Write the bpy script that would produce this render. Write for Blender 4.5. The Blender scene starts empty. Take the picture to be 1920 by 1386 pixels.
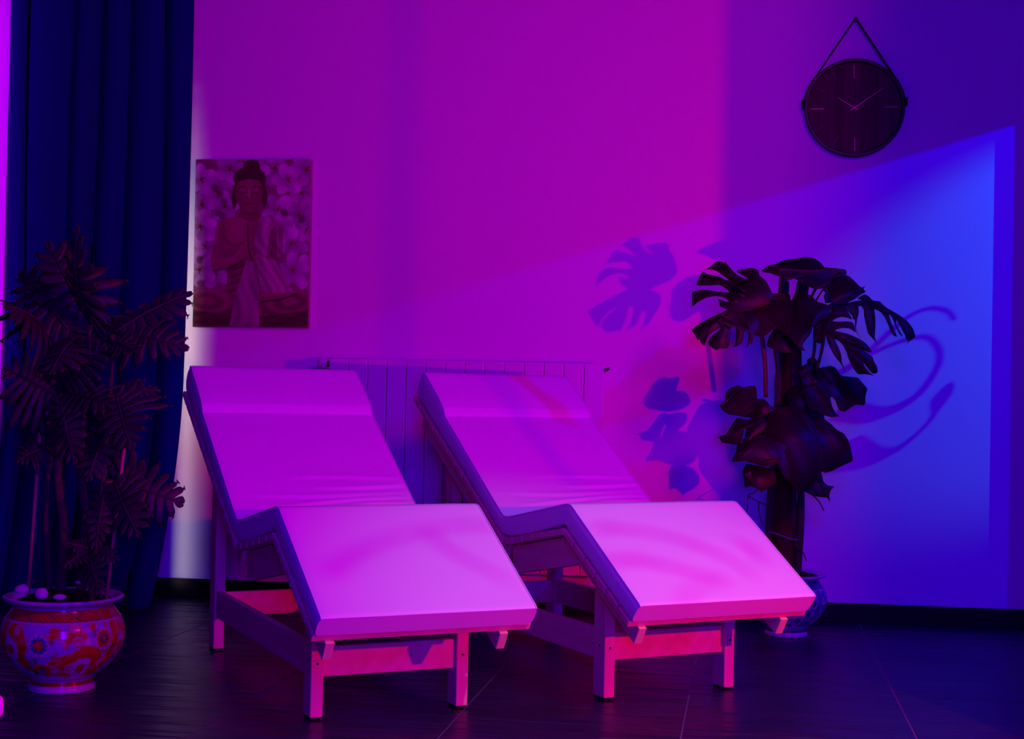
import bpy, bmesh, math, random
import numpy as np
from mathutils import Vector, Matrix
from mathutils import noise as mnoise

S = bpy.context.scene
COL = S.collection
PI = math.pi
rad = math.radians
random.seed(7)

# ------------------------------------------------------------------ camera
CAM = Vector((1.3137, -5.7616, 0.8732))
YAW, PITCH, ROLL, FPX = 0.1140, 0.0179, -0.0216, 2662.65
def _rot():
    cy, sy = math.cos(YAW), math.sin(YAW)
    cp, sp = math.cos(PITCH), math.sin(PITCH)
    cr, sr = math.cos(ROLL), math.sin(ROLL)
    return (Matrix(((cy, -sy, 0), (sy, cy, 0), (0, 0, 1)))
            @ Matrix(((1, 0, 0), (0, cp, -sp), (0, sp, cp)))
            @ Matrix(((cr, 0, sr), (0, 1, 0), (-sr, 0, cr))))
RM = _rot()
cam_data = bpy.data.cameras.new('camera')
cam = bpy.data.objects.new('camera', cam_data)
COL.objects.link(cam)
right, fwd, up = RM.col[0], RM.col[1], RM.col[2]
cam.matrix_world = Matrix(((right.x, up.x, -fwd.x, CAM.x), (right.y, up.y, -fwd.y, CAM.y),
                           (right.z, up.z, -fwd.z, CAM.z), (0, 0, 0, 1)))
cam_data.sensor_width = 36.0
cam_data.lens = FPX * 36.0 / 1920.0
cam_data.clip_start = 0.05
S.camera = cam

def at(x, y, Y):
    """the world point at depth Y on the sight line of pixel (x, y)"""
    d = RM @ Vector(((x - 960) / FPX, 1.0, -(y - 693) / FPX))
    return CAM + d * ((Y - CAM.y) / d.y)

# ------------------------------------------------------------------ world, lights, exposure
S.view_settings.view_transform = 'Standard'
S.view_settings.look = 'None'
S.view_settings.exposure = 0.0
S.view_settings.gamma = 1.0
S.view_settings.use_curve_mapping = False
S.cycles.use_denoising = True
S.cycles.max_bounces = 8
w = bpy.data.worlds.new('world')
S.world = w
w.use_nodes = True
w.node_tree.nodes['Background'].inputs[0].default_value = (0.10, 0.0, 0.30, 1)
w.node_tree.nodes['Background'].inputs[1].default_value = 0.004

def aim(o, target):
    d = Vector(target) - o.location
    o.rotation_euler = d.to_track_quat('-Z', 'Y').to_euler()
def lamp(name, typ, loc, color, power, target=None, **kw):
    l = bpy.data.lights.new(name, typ)
    l.color = color
    l.energy = power
    for k, v in kw.items():
        setattr(l, k, v)
    o = bpy.data.objects.new(name, l)
    COL.objects.link(o)
    o.location = loc
    if target is not None:
        aim(o, target)
    return o
# big soft violet ceiling panel in front of and to the right of the loungers
lamp('violet_panel', 'AREA', (2.85, -4.2, 2.75), (1.0, 0.0, 0.52), 50.0, (0.75, -0.9, 0.5), shape='SQUARE', size=0.55)
lamp('violet_front', 'AREA', (1.6, -6.3, 2.25), (0.05, 0.0, 1.0), 62.0, (0.8, -1.5, 0.5), shape='SQUARE', size=0.5)
lamp('violet_front', 'AREA', (1.6, -6.3, 1.00), (0.10, 0.0, 1.0), 82.0, (0.8, -1.5, 0.5), shape='SQUARE', size=0.5)
# red uplight standing on the floor to the right
lamp('red_uplight', 'POINT', (2.70, -3.05, 0.78), (1.0, 0.0, 0.0), 124.0, shadow_soft_size=0.012)
# two blue lamps in the next room, shining through the doorway in the right wall
lamp('blue_flood', 'POINT', (4.46, -1.336, 2.543), (0.0000, 0.0000, 1.0000), 240.00, shadow_soft_size=0.012)
lamp('cyan_spot', 'SPOT', (4.0, -0.857, 2.0), (0.0000, 0.1588, 1.0000), 85.00, (3.2, 0.0, 1.5),
     shadow_soft_size=0.0015, spot_size=rad(53), spot_blend=0.35)
# lavender spot high on the right wall, on the foot ends of the loungers
lamp('lavender_spot', 'SPOT', (2.6, -3.4, 2.5), (0.0, 0.55, 1.0), 70.0, (1.38, -2.10, 0.36),
     shadow_soft_size=0.018, spot_size=rad(38), spot_blend=0.8)
# white strip of light in the slit between curtain and wall
for k in range(22):                             # brighter in its middle, thinning out upwards
    z = 0.10 + 0.10 * k
    prof = (0.45 + 0.55 * min(1.0, max(0.0, (z - 0.55) / 0.5))) * (1.0 if z < 1.35 else max(0.02, 1 - (z - 1.35) / 0.92) ** 2)
    thin = 1.0 if z < 1.4 else 1.0 - 0.55 * (z - 1.4) / 0.8
    lamp('slit_strip', 'AREA', (-0.707 - 0.070 * thin, -0.125 * thin, z), (1.0, 0.80, 0.66), 0.0165 * prof * thin, (-0.707, 0.0, z),
         shape='RECTANGLE', size=0.012, size_y=0.10, spread=rad(54))
# added violet strip lamp, out of view, brightening the white pier beside the curtain
lamp('pier_fill', 'AREA', (-1.66, -0.75, 1.75), (0.55, 0.0, 1.0), 1.6, (-1.50, -0.205, 1.75),
     shape='RECTANGLE', size=0.05, size_y=1.7, spread=rad(60))

# ------------------------------------------------------------------ materials
def mat(name, color, rough=0.6, spec=0.5, bump=None, var=None, metal=0.0, sheen=0.0, coat=0.0, attr=None, trans=0.0):
    m = bpy.data.materials.new(name)
    m.use_nodes = True
    nt = m.node_tree
    b = nt.nodes['Principled BSDF']
    b.inputs['Base Color'].default_value = (*color, 1)
    b.inputs['Roughness'].default_value = rough
    b.inputs['Specular IOR Level'].default_value = spec
    b.inputs['Metallic'].default_value = metal
    if sheen:
        b.inputs['Sheen Weight'].default_value = sheen
    if coat:
        b.inputs['Coat Weight'].default_value = coat
        b.inputs['Coat Roughness'].default_value = 0.08
    tc = nt.nodes.new('ShaderNodeTexCoord')
    def mapped(scale, coord='Object'):
        mp = nt.nodes.new('ShaderNodeMapping')
        mp.inputs['Scale'].default_value = scale
        nt.links.new(tc.outputs[coord], mp.inputs['Vector'])
        return mp
    if attr:
        a = nt.nodes.new('ShaderNodeAttribute')
        a.attribute_name = attr
        nt.links.new(a.outputs['Color'], b.inputs['Base Color'])
    if var:                                   # (scale vector, second colour, detail)
        sc, c2, det = var
        n = nt.nodes.new('ShaderNodeTexNoise')
        n.inputs['Scale'].default_value = 1.0
        n.inputs['Detail'].default_value = det
        nt.links.new(mapped(sc).outputs[0], n.inputs['Vector'])
        r = nt.nodes.new('ShaderNodeValToRGB')
        r.color_ramp.elements[0].position = 0.35
        r.color_ramp.elements[1].position = 0.68
        r.color_ramp.elements[0].color = (*color, 1)
        r.color_ramp.elements[1].color = (*c2, 1)
        nt.links.new(n.outputs['Fac'], r.inputs['Fac'])
        nt.links.new(r.outputs['Color'], b.inputs['Base Color'])
    if bump:                                  # (scale vector, strength, distance)
        sc, st, di = bump
        n = nt.nodes.new('ShaderNodeTexNoise')
        n.inputs['Scale'].default_value = 1.0
        n.inputs['Detail'].default_value = 3.0
        nt.links.new(mapped(sc).outputs[0], n.inputs['Vector'])
        bp = nt.nodes.new('ShaderNodeBump')
        bp.inputs['Strength'].default_value = st
        bp.inputs['Distance'].default_value = di
        nt.links.new(n.outputs['Fac'], bp.inputs['Height'])
        nt.links.new(bp.outputs['Normal'], b.inputs['Normal'])
    return m

M = {}
M['wall'] = mat('painted_plaster', (0.80, 0.80, 0.80), 0.85, 0.2, bump=((60, 60, 60), 0.12, 0.002))
M['side'] = mat('dark_side_wall_paint', (0.09, 0.09, 0.10), 0.8, 0.2, bump=((60, 60, 60), 0.12, 0.002))
M['ceiling'] = mat('ceiling_paint', (0.10, 0.10, 0.11), 0.9, 0.2)
M['tile'] = mat('black_slate_tile', (0.011, 0.012, 0.036), 0.36, 0.42, bump=((1.6, 13, 13), 1.0, 0.020),
                var=((3, 9, 3), (0.018, 0.018, 0.052), 4))
M['grout'] = mat('grey_grout', (0.12, 0.12, 0.17), 0.8)
M['base'] = mat('black_skirting', (0.004, 0.004, 0.005), 0.5, 0.2, bump=((4, 4, 40), 0.1, 0.002))
M['curtain'] = mat('navy_velvet', (0.004, 0.008, 0.14), 0.9, 0.1, sheen=0.0, bump=((90, 90, 20), 0.15, 0.002))
M['radiator'] = mat('white_radiator_enamel', (0.78, 0.78, 0.77), 0.35, 0.4)
M['knob'] = mat('white_knob_plastic', (0.75, 0.75, 0.73), 0.4)
M['dark_metal'] = mat('dark_metal', (0.03, 0.03, 0.035), 0.4, 0.5, metal=0.6)
M['wood'] = mat('pale_pine', (0.78, 0.52, 0.40), 0.5, 0.35, bump=((6, 6, 6), 0.1, 0.001),
                var=((28, 2.5, 28), (0.66, 0.42, 0.30), 4))
M['wood_z'] = mat('pale_pine_upright', (0.78, 0.52, 0.40), 0.5, 0.35, var=((34, 34, 2.2), (0.66, 0.42, 0.30), 4))
M['foot'] = mat('black_felt_pad', (0.008, 0.008, 0.008), 0.9, 0.1)
M['cloth'] = mat('white_terry_cover', (0.84, 0.84, 0.84), 0.8, 0.25, bump=((260, 260, 260), 0.10, 0.001))
M['seam'] = mat('white_seam_cord', (0.84, 0.84, 0.84), 0.7, 0.25)
M['monstera'] = mat('monstera_leaf_green', (0.018, 0.050, 0.014), 0.48, 0.32, var=((9, 9, 9), (0.030, 0.070, 0.020), 3))
M['petiole'] = mat('green_petiole', (0.10, 0.10, 0.03), 0.45)
M['coir'] = mat('brown_coir_pole', (0.10, 0.045, 0.020), 0.95, 0.1, bump=((60, 60, 14), 0.9, 0.012),
                var=((40, 40, 10), (0.05, 0.02, 0.01), 4))
M['tie'] = mat('white_tie_string', (0.30, 0.32, 0.36), 0.6)
M['root'] = mat('brown_aerial_root', (0.03, 0.018, 0.01), 0.8)
M['selloum'] = mat('dull_split_leaf', (0.036, 0.040, 0.036), 0.5, 0.3, var=((14, 14, 14), (0.020, 0.024, 0.020), 3))
M['trunk'] = mat('brown_trunk', (0.060, 0.045, 0.035), 0.85, 0.2, bump=((30, 30, 60), 0.6, 0.006))
M['stake'] = mat('bamboo_stake', (0.42, 0.24, 0.13), 0.5, 0.4)
M['soil'] = mat('dark_potting_soil', (0.018, 0.013, 0.010), 0.95, 0.1, bump=((70, 70, 70), 1.0, 0.012))
M['pebble'] = mat('white_pebble', (0.62, 0.60, 0.58), 0.5, 0.4, bump=((30, 30, 30), 0.2, 0.003))
M['porcelain'] = mat('painted_porcelain', (0.6, 0.6, 0.6), 0.18, 0.5, attr='paint', coat=0.4)
M['glaze'] = mat('white_glaze', (0.62, 0.58, 0.66), 0.2, 0.5, coat=0.4)
M['canvas'] = mat('canvas_edge', (0.42, 0.34, 0.32), 0.8)
M['print'] = mat('printed_canvas', (0.5, 0.5, 0.5), 0.75, 0.2, attr='paint', bump=((500, 500, 500), 0.1, 0.0005))
M['black'] = mat('black_lacquer', (0.008, 0.007, 0.008), 0.4, 0.4)
M['shadow_cable_black'] = mat('shadow_cable_black', (0.01, 0.01, 0.01), 0.5, 0.3)
M['leather'] = mat('black_leather_strap', (0.010, 0.008, 0.009), 0.6, 0.3)
M['rose'] = mat('rose_metal', (0.55, 0.20, 0.20), 0.4, 0.5, metal=0.2)
for k, c in enumerate(((0.100, 0.036, 0.030), (0.082, 0.028, 0.024), (0.066, 0.022, 0.018))):
    M['plank%d' % k] = mat('walnut_plank_tone', c, 0.55, 0.25, var=((60, 60, 3), tuple(v * 0.8 for v in c), 3))
M['brass'] = mat('shadow_scroll', (0.02, 0.02, 0.02), 0.5, 0.4, metal=0.5)

# ------------------------------------------------------------------ object helpers
def link(name, me, m, parent=None, smooth=False):
    if m is not None and not me.materials:
        me.materials.append(m)
    if smooth:
        me.polygons.foreach_set('use_smooth', [True] * len(me.polygons))
    o = bpy.data.objects.new(name, me)
    COL.objects.link(o)
    if parent is not None:
        o.parent = parent
    return o
def from_bm(name, bm, m, parent=None, smooth=False):
    me = bpy.data.meshes.new(name)
    bmesh.ops.recalc_face_normals(bm, faces=bm.faces)
    bm.to_mesh(me)
    bm.free()
    return link(name, me, m, parent, smooth)
def from_py(name, vs, fs, m, parent=None, smooth=False):
    me = bpy.data.meshes.new(name)
    me.from_pydata([tuple(v) for v in vs], [], fs)
    me.update()
    return link(name, me, m, parent, smooth)
def tag(o, label, cat, group=None):
    o['label'] = label
    o['category'] = cat
    if group:
        o['group'] = group
    return o
def struct(o):
    o['kind'] = 'structure'
    return o
def empty(name, loc, rz, label, cat, group=None):
    o = bpy.data.objects.new(name, None)
    COL.objects.link(o)
    o.empty_display_size = 0.1
    o.location = loc
    o.rotation_euler = (0, 0, rz)
    return tag(o, label, cat, group)
def box_bm(lo, hi, bev=0.0, seg=2, bm=None):
    bm = bm or bmesh.new()
    c = [(a + b) / 2 for a, b in zip(lo, hi)]
    s = [b - a for a, b in zip(lo, hi)]
    r = bmesh.ops.create_cube(bm, size=1.0, matrix=Matrix.Translation(c) @ Matrix.Diagonal((*s, 1)))
    if bev:
        es = {e for v in r['verts'] for e in v.link_edges}
        bmesh.ops.bevel(bm, geom=list(es), offset=bev, segments=seg, affect='EDGES', profile=0.5)
    return bm
def tube_geo(pts, radii, n=8, caps=True):
    pts = [Vector(p) for p in pts]
    if not hasattr(radii, '__len__'):
        radii = [radii] * len(pts)
    vs, fs = [], []
    up0 = None
    for i, p in enumerate(pts):
        d = (pts[min(i + 1, len(pts) - 1)] - pts[max(i - 1, 0)]).normalized()
        if up0 is None:
            up0 = Vector((0, 0, 1)) if abs(d.z) < 0.9 else Vector((1, 0, 0))
        a = d.cross(up0)
        if a.length < 1e-6:
            a = d.orthogonal()
        a.normalize()
        b = a.cross(d).normalized()
        up0 = b
        for k in range(n):
            t = 2 * PI * k / n
            vs.append(p + (a * math.cos(t) + b * math.sin(t)) * radii[i])
    for i in range(len(pts) - 1):
        for k in range(n):
            fs.append((i * n + k, i * n + (k + 1) % n, (i + 1) * n + (k + 1) % n, (i + 1) * n + k))
    if caps:
        fs.append(tuple(range(n - 1, -1, -1)))
        fs.append(tuple((len(pts) - 1) * n + k for k in range(n)))
    return vs, fs
def tube(name, pts, radii, m, parent=None, n=8):
    vs, fs = tube_geo(pts, radii, n)
    return from_py(name, vs, fs, m, parent, True)
def spline(pts, k=8):
    pts = [Vector(p) for p in pts]
    P = [pts[0] * 2 - pts[1]] + pts + [pts[-1] * 2 - pts[-2]]
    out = []
    for i in range(1, len(P) - 2):
        for j in range(k):
            t = j / k
            a, b, c, d = P[i - 1], P[i], P[i + 1], P[i + 2]
            out.append(0.5 * ((2 * b) + (c - a) * t + (2 * a - 5 * b + 4 * c - d) * t * t + (3 * b - a - 3 * c + d) * t ** 3))
    out.append(pts[-1])
    return out
def lathe_geo(prof, n=48):
    vs, fs = [], []
    for r, z in prof:
        for k in range(n):
            t = 2 * PI * k / n
            vs.append((r * math.cos(t), r * math.sin(t), z))
    for i in range(len(prof) - 1):
        for k in range(n):
            fs.append((i * n + k, i * n + (k + 1) % n, (i + 1) * n + (k + 1) % n, (i + 1) * n + k))
    return vs, fs
def paint(o, cols):
    """vertex colours, linear rgb, one per vertex"""
    a = o.data.color_attributes.new('paint', 'FLOAT_COLOR', 'POINT')
    c = np.ones((len(o.data.vertices), 4), np.float32)
    c[:, :3] = cols
    a.data.foreach_set('color', c.ravel())

# ------------------------------------------------------------------ the room
struct(from_bm('wall_back', box_bm((-2.2, 0.0, 0.0), (4.6, 0.15, 3.0)), M['wall']))
struct(from_bm('wall_left', box_bm((-2.32, -6.6, 0.0), (-2.2, 0.15, 3.0)), M['side']))
struct(from_bm('ceiling', box_bm((-2.32, -6.6, 3.0), (3.07, 0.15, 3.1)), M['ceiling']))
bm = box_bm((2.95, -0.236, 0.0), (3.07, 0.0, 3.0))
box_bm((2.95, -2.40, 2.116), (3.07, -0.236, 3.0), bm=bm)
box_bm((2.95, -6.6, 0.0), (3.07, -2.40, 3.0), bm=bm)
WR = struct(from_bm('wall_right', bm, M['side']))
struct(from_bm('shadow_pillar', box_bm((2.400, -2.30, 0.0), (2.95, -2.05, 3.0), 0.004), M['side']))   # unseen square pillar, added to cut off the red light
struct(tube('shadow_cable', [(2.322, -2.594, 0.735), (2.322, -2.594, 3.0)], 0.0032, M['shadow_cable_black'], None, 10))   # unseen thin cable, added to cast a faint band on the wall
struct(from_bm('trim_2', box_bm((-1.80, -0.205, 0.0), (-1.434, 0.0, 3.0), 0.002), M['wall']))            # pier left of the curtain
struct(from_bm('baseboard_back', box_bm((-2.2, -0.012, 0.0), (2.95, 0.0, 0.0775), 0.002), M['base']))
struct(from_bm('baseboard_right', box_bm((2.938, -0.236, 0.0), (2.95, -0.012, 0.0775), 0.002), M['base']))

# floor: a mortar bed with slate tiles laid a little off the wall's line
FLOOR = struct(from_bm('floor', box_bm((-2.2, -6.6, -0.06), (4.6, 0.0, -0.0007)), M['grout']))
def clip(poly, a, b, c):                       # keep a*x + b*y <= c
    out = []
    for i in range(len(poly)):
        p, q = poly[i], poly[(i + 1) % len(poly)]
        dp, dq = a * p[0] + b * p[1] - c, a * q[0] + b * q[1] - c
        if dp <= 0:
            out.append(p)
        if dp * dq < 0:
            t = dp / (dp - dq)
            out.append((p[0] + (q[0] - p[0]) * t, p[1] + (q[1] - p[1]) * t))
    return out
TS, TG, TA = 0.605, 0.0032, -0.050
ca, sa = math.cos(TA), math.sin(TA)
for i in range(-6, 5):
    for j in range(-4, 5):
        q = []
        for di, dj in ((0, 0), (1, 0), (1, 1), (0, 1)):
            lx = (i + di) * TS + (TG / 2 if di == 0 else -TG / 2)
            ly = (j + dj) * TS + (TG / 2 if dj == 0 else -TG / 2)
            q.append((0.748 + lx * ca - ly * sa, -1.948 + lx * sa + ly * ca))
        for a, b, c in ((0, 1, -0.001), (1, 0, 2.95), (-1, 0, 2.2), (0, -1, 4.0)):
            q = clip(q, a, b, c)
            if len(q) < 3:
                break
        if len(q) < 3:
            continue
        n = len(q)
        cx, cy = sum(p[0] for p in q) / n, sum(p[1] for p in q) / n
        dz = random.uniform(-0.0003, 0.0003)
        def ring(k, z):
            return [(cx + (p[0] - cx) * k - cx, cy + (p[1] - cy) * k - cy, z) for p in q]
        vs = ring(1, -0.012) + ring(1, -0.0008 + dz) + ring(0.997, dz)
        fs = [tuple(range(2 * n, 3 * n))]
        for l in (0, n):
            fs += [(l + k, l + (k + 1) % n, l + n + (k + 1) % n, l + n + k) for k in range(n)]
        t = from_py('tile', vs, fs, M['tile'], FLOOR)
        t.location = (cx, cy, 0)

# ------------------------------------------------------------------ unseen scrolls, added before two of the lamps to cast curled shadows
def scroll(lampo, pts, wid, k):
    """an added shadow-casting curl at the fraction k of the way from the lamp to the lit surface"""
    lo = Vector(lampo)
    sp = spline([lo + (Vector(p) - lo) * k for p in pts], 6)
    ri = np.interp(np.arange(len(sp)) / 6, np.arange(len(wid)), np.array(wid) / 2 / 470.0 * k)
    tube('shadow_scroll', sp, [float(v) for v in ri], M['brass'], WR, 8)
def wallpts(pix):
    return [at(px, py, 0.0) for px, py in pix]
SPOT = (4.0, -0.857, 2.0)
scroll(SPOT, wallpts([(1790, 600), (1776, 584), (1745, 578), (1710, 590), (1680, 612), (1650, 640), (1620, 666), (1590, 688), (1560, 705)]),
       [6, 7, 8, 8, 8, 8, 8, 9, 9], 0.2)
scroll(SPOT, wallpts([(1575, 702), (1635, 663), (1690, 640), (1735, 632), (1757, 650), (1761, 676), (1745, 710), (1715, 745), (1670, 770), (1630, 778), (1585, 770)]),
       [8, 8, 8, 8, 8, 8, 9, 11, 16, 22, 26], 0.2)
scroll(SPOT, wallpts([(1782, 718), (1776, 728), (1766, 744), (1759, 758), (1752, 775), (1738, 795), (1705, 826), (1670, 848), (1630, 858), (1580, 850)]),
       [4, 14, 20, 16, 7, 7, 8, 12, 26, 42], 0.2)
LAV = (2.6, -3.4, 2.5)
def footpts(pix):                              # points on the sloping foot ends, 0.45 m up on average
    out = []
    for px, py in pix:
        d = RM @ Vector(((px - 960) / FPX, 1.0, -(py - 693) / FPX))
        n, o = Vector((0.285, -0.45, 0.84)), Vector((1.30, -1.75, 0.44))
        if px < 1000:
            o = Vector((0.60, -2.08, 0.44))
        out.append(CAM + d * ((o - CAM).dot(n) / d.dot(n)))
    return out
for pix, wid in (([(1120, 985), (1150, 978), (1185, 980), (1250, 990), (1320, 1012), (1385, 1040), (1425, 1075)], [10, 22, 14, 14, 18, 12, 12]),
                 ([(1130, 1045), (1200, 1038), (1260, 1050), (1330, 1068), (1375, 1072)], [14, 22, 16, 14, 8]),
                 ([(1380, 1000), (1410, 1010), (1430, 1030), (1438, 1050)], [10, 22, 18, 8]),
                 ([(1290, 1130), (1300, 1100), (1330, 1085), (1370, 1080)], [12, 12, 10, 8]),
                 ([(610, 1075), (660, 1040), (730, 1008), (800, 990), (870, 983), (930, 985)], [34, 26, 16, 14, 14, 12]),
                 ([(800, 985), (830, 1020), (880, 1050), (960, 1090)], [14, 16, 14, 8])):
    scroll(LAV, footpts(pix), [w * 0.8 for w in wid], 0.30)

# ------------------------------------------------------------------ navy curtain at the left
def curtain():
    xs = np.linspace(-1.44, -0.665, 190)
    zs = list(np.linspace(2.95, 0.35, 40)) + list(np.linspace(0.32, 0.004, 16))
    edges = [-1.44, -1.355, -1.165, -1.06, -0.94, -0.785, -0.665]
    vs, fs = [], []
    for z in zs:
        fl = max(0.0, 1 - z / 0.9)
        for i, x in enumerate(xs):
            k = max(j for j in range(6) if x >= edges[j] - 1e-9)
            t = (x - edges[k]) / (edges[k + 1] - edges[k])
            y = -0.17 - 0.055 * math.sin(PI * min(1, t)) ** 0.8 * (0.8 + 0.3 * ((k * 37) % 5) / 5)
            y -= 0.030 * t
            y += 0.008 * math.sin(9 * x + 2.2 * z) + 0.004 * math.sin(31 * x + 1.3 * z)
            y -= 0.17 * fl ** 1.7
            dx = 0.010 * math.sin(1.5 * z + k) - 0.04 * fl ** 2 * (i / len(xs))
            vs.append((x + dx, y, z))
    n = len(xs)
    for r in range(len(zs) - 1):
        for i in range(n - 1):
            fs.append((r * n + i, r * n + i + 1, (r + 1) * n + i + 1, (r + 1) * n + i))
    o = from_py('curtain', vs, fs, M['curtain'], None, True)
    md = o.modifiers.new('thickness', 'SOLIDIFY')
    md.thickness = 0.004
    return tag(o, 'floor length navy blue velvet curtain hanging in vertical folds', 'curtain')
curtain()

# ------------------------------------------------------------------ radiator
RAD = empty('radiator', (-0.0857, 0, 0), 0, 'long white ribbed wall radiator behind the two loungers', 'radiator')
bm = box_bm((0.0012, -0.100, 0.158), (0.0788, -0.088, 1.006), 0.004)
box_bm((0.0012, -0.030, 0.165), (0.0788, -0.020, 0.995), 0.003, bm=bm)
box_bm((0.034, -0.089, 0.165), (0.046, -0.029, 0.99), bm=bm)
box_bm((0.004, -0.094, 0.945), (0.076, -0.026, 0.985), 0.010, bm=bm)
box_bm((0.004, -0.094, 0.180), (0.076, -0.026, 0.220), 0.010, bm=bm)
sec = from_bm('section', bm, M['radiator'], RAD)
for n in range(1, 14):
    c = sec.copy()
    COL.objects.link(c)
    c.parent = RAD
    c.location = (0.08 * n, 0, 0)
def knob():
    vs, fs = lathe_geo([(0.0, 0), (0.016, 0.001), (0.019, 0.008), (0.019, 0.030), (0.015, 0.038), (0, 0.040)], 20)
    return vs, fs
vs, fs = knob()
kb = from_py('valve', [(-(z) - 0.012, x - 0.075, y + 0.985) for x, y, z in vs], fs, M['knob'], RAD, True)
vs, fs = tube_geo([(-0.012, -0.075, 0.985), (0.003, -0.075, 0.985)], 0.013, 12)
from_py('valve_body', vs, fs, M['dark_metal'], kb, True)
vs, fs = tube_geo([(-0.03, -0.06, 0.97), (-0.03, -0.03, 0.955), (-0.03, -0.002, 0.955)], 0.008, 10)
from_py('pipe', vs, fs, M['knob'], RAD, True)
vs, fs = tube_geo([(1.118, -0.075, 0.978), (1.130, -0.075, 0.982), (1.140, -0.082, 0.987)], [0.008, 0.006, 0.005], 10)
from_py('bleed_valve', vs, fs, M['dark_metal'], RAD, True)
for zz, xx in ((0.2, 0.16), (0.2, 0.96), (0.95, 0.16), (0.95, 0.96)):
    from_bm('wall_bracket', box_bm((xx, -0.03, zz - 0.01), (xx + 0.02, -0.002, zz + 0.01)), M['dark_metal'], RAD)

# ------------------------------------------------------------------ loungers
LW = 0.590
TOP = [(0.004, 0.946), (0.012, 0.949), (0.030, 0.941), (0.150, 0.858), (0.190, 0.825), (0.203, 0.806), (0.208, 0.794), (0.222, 0.785),
       (0.300, 0.735), (0.450, 0.636), (0.600, 0.538), (0.655, 0.503), (0.682, 0.489), (0.715, 0.490), (0.800, 0.506), (0.950, 0.534),
       (1.060, 0.555), (1.092, 0.560), (1.112, 0.558), (1.130, 0.548), (1.250, 0.475), (1.400, 0.383), (1.494, 0.326), (1.500, 0.319)]
BOT = [(-0.046, 0.872), (-0.046, 0.866), (-0.030, 0.856), (0.080, 0.788), (0.110, 0.770), (0.125, 0.761), (0.140, 0.752), (0.160, 0.739),
       (0.250, 0.686), (0.400, 0.596), (0.570, 0.487), (0.630, 0.449), (0.672, 0.430), (0.722, 0.427), (0.800, 0.438), (0.950, 0.470),
       (1.045, 0.491), (1.070, 0.496), (1.080, 0.493), (1.092, 0.485), (1.211, 0.416), (1.360, 0.328), (1.452, 0.274), (1.460, 0.271)]
def resample(pl, per):
    out = []
    for k, (a, b) in enumerate(zip(pl[:-1], pl[1:])):
        n = per if isinstance(per, int) else per[k]
        for q in range(n):
            t = q / n
            out.append((a[0] + (b[0] - a[0]) * t, a[1] + (b[1] - a[1]) * t))
    out.append(pl[-1])
    return out
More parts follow.
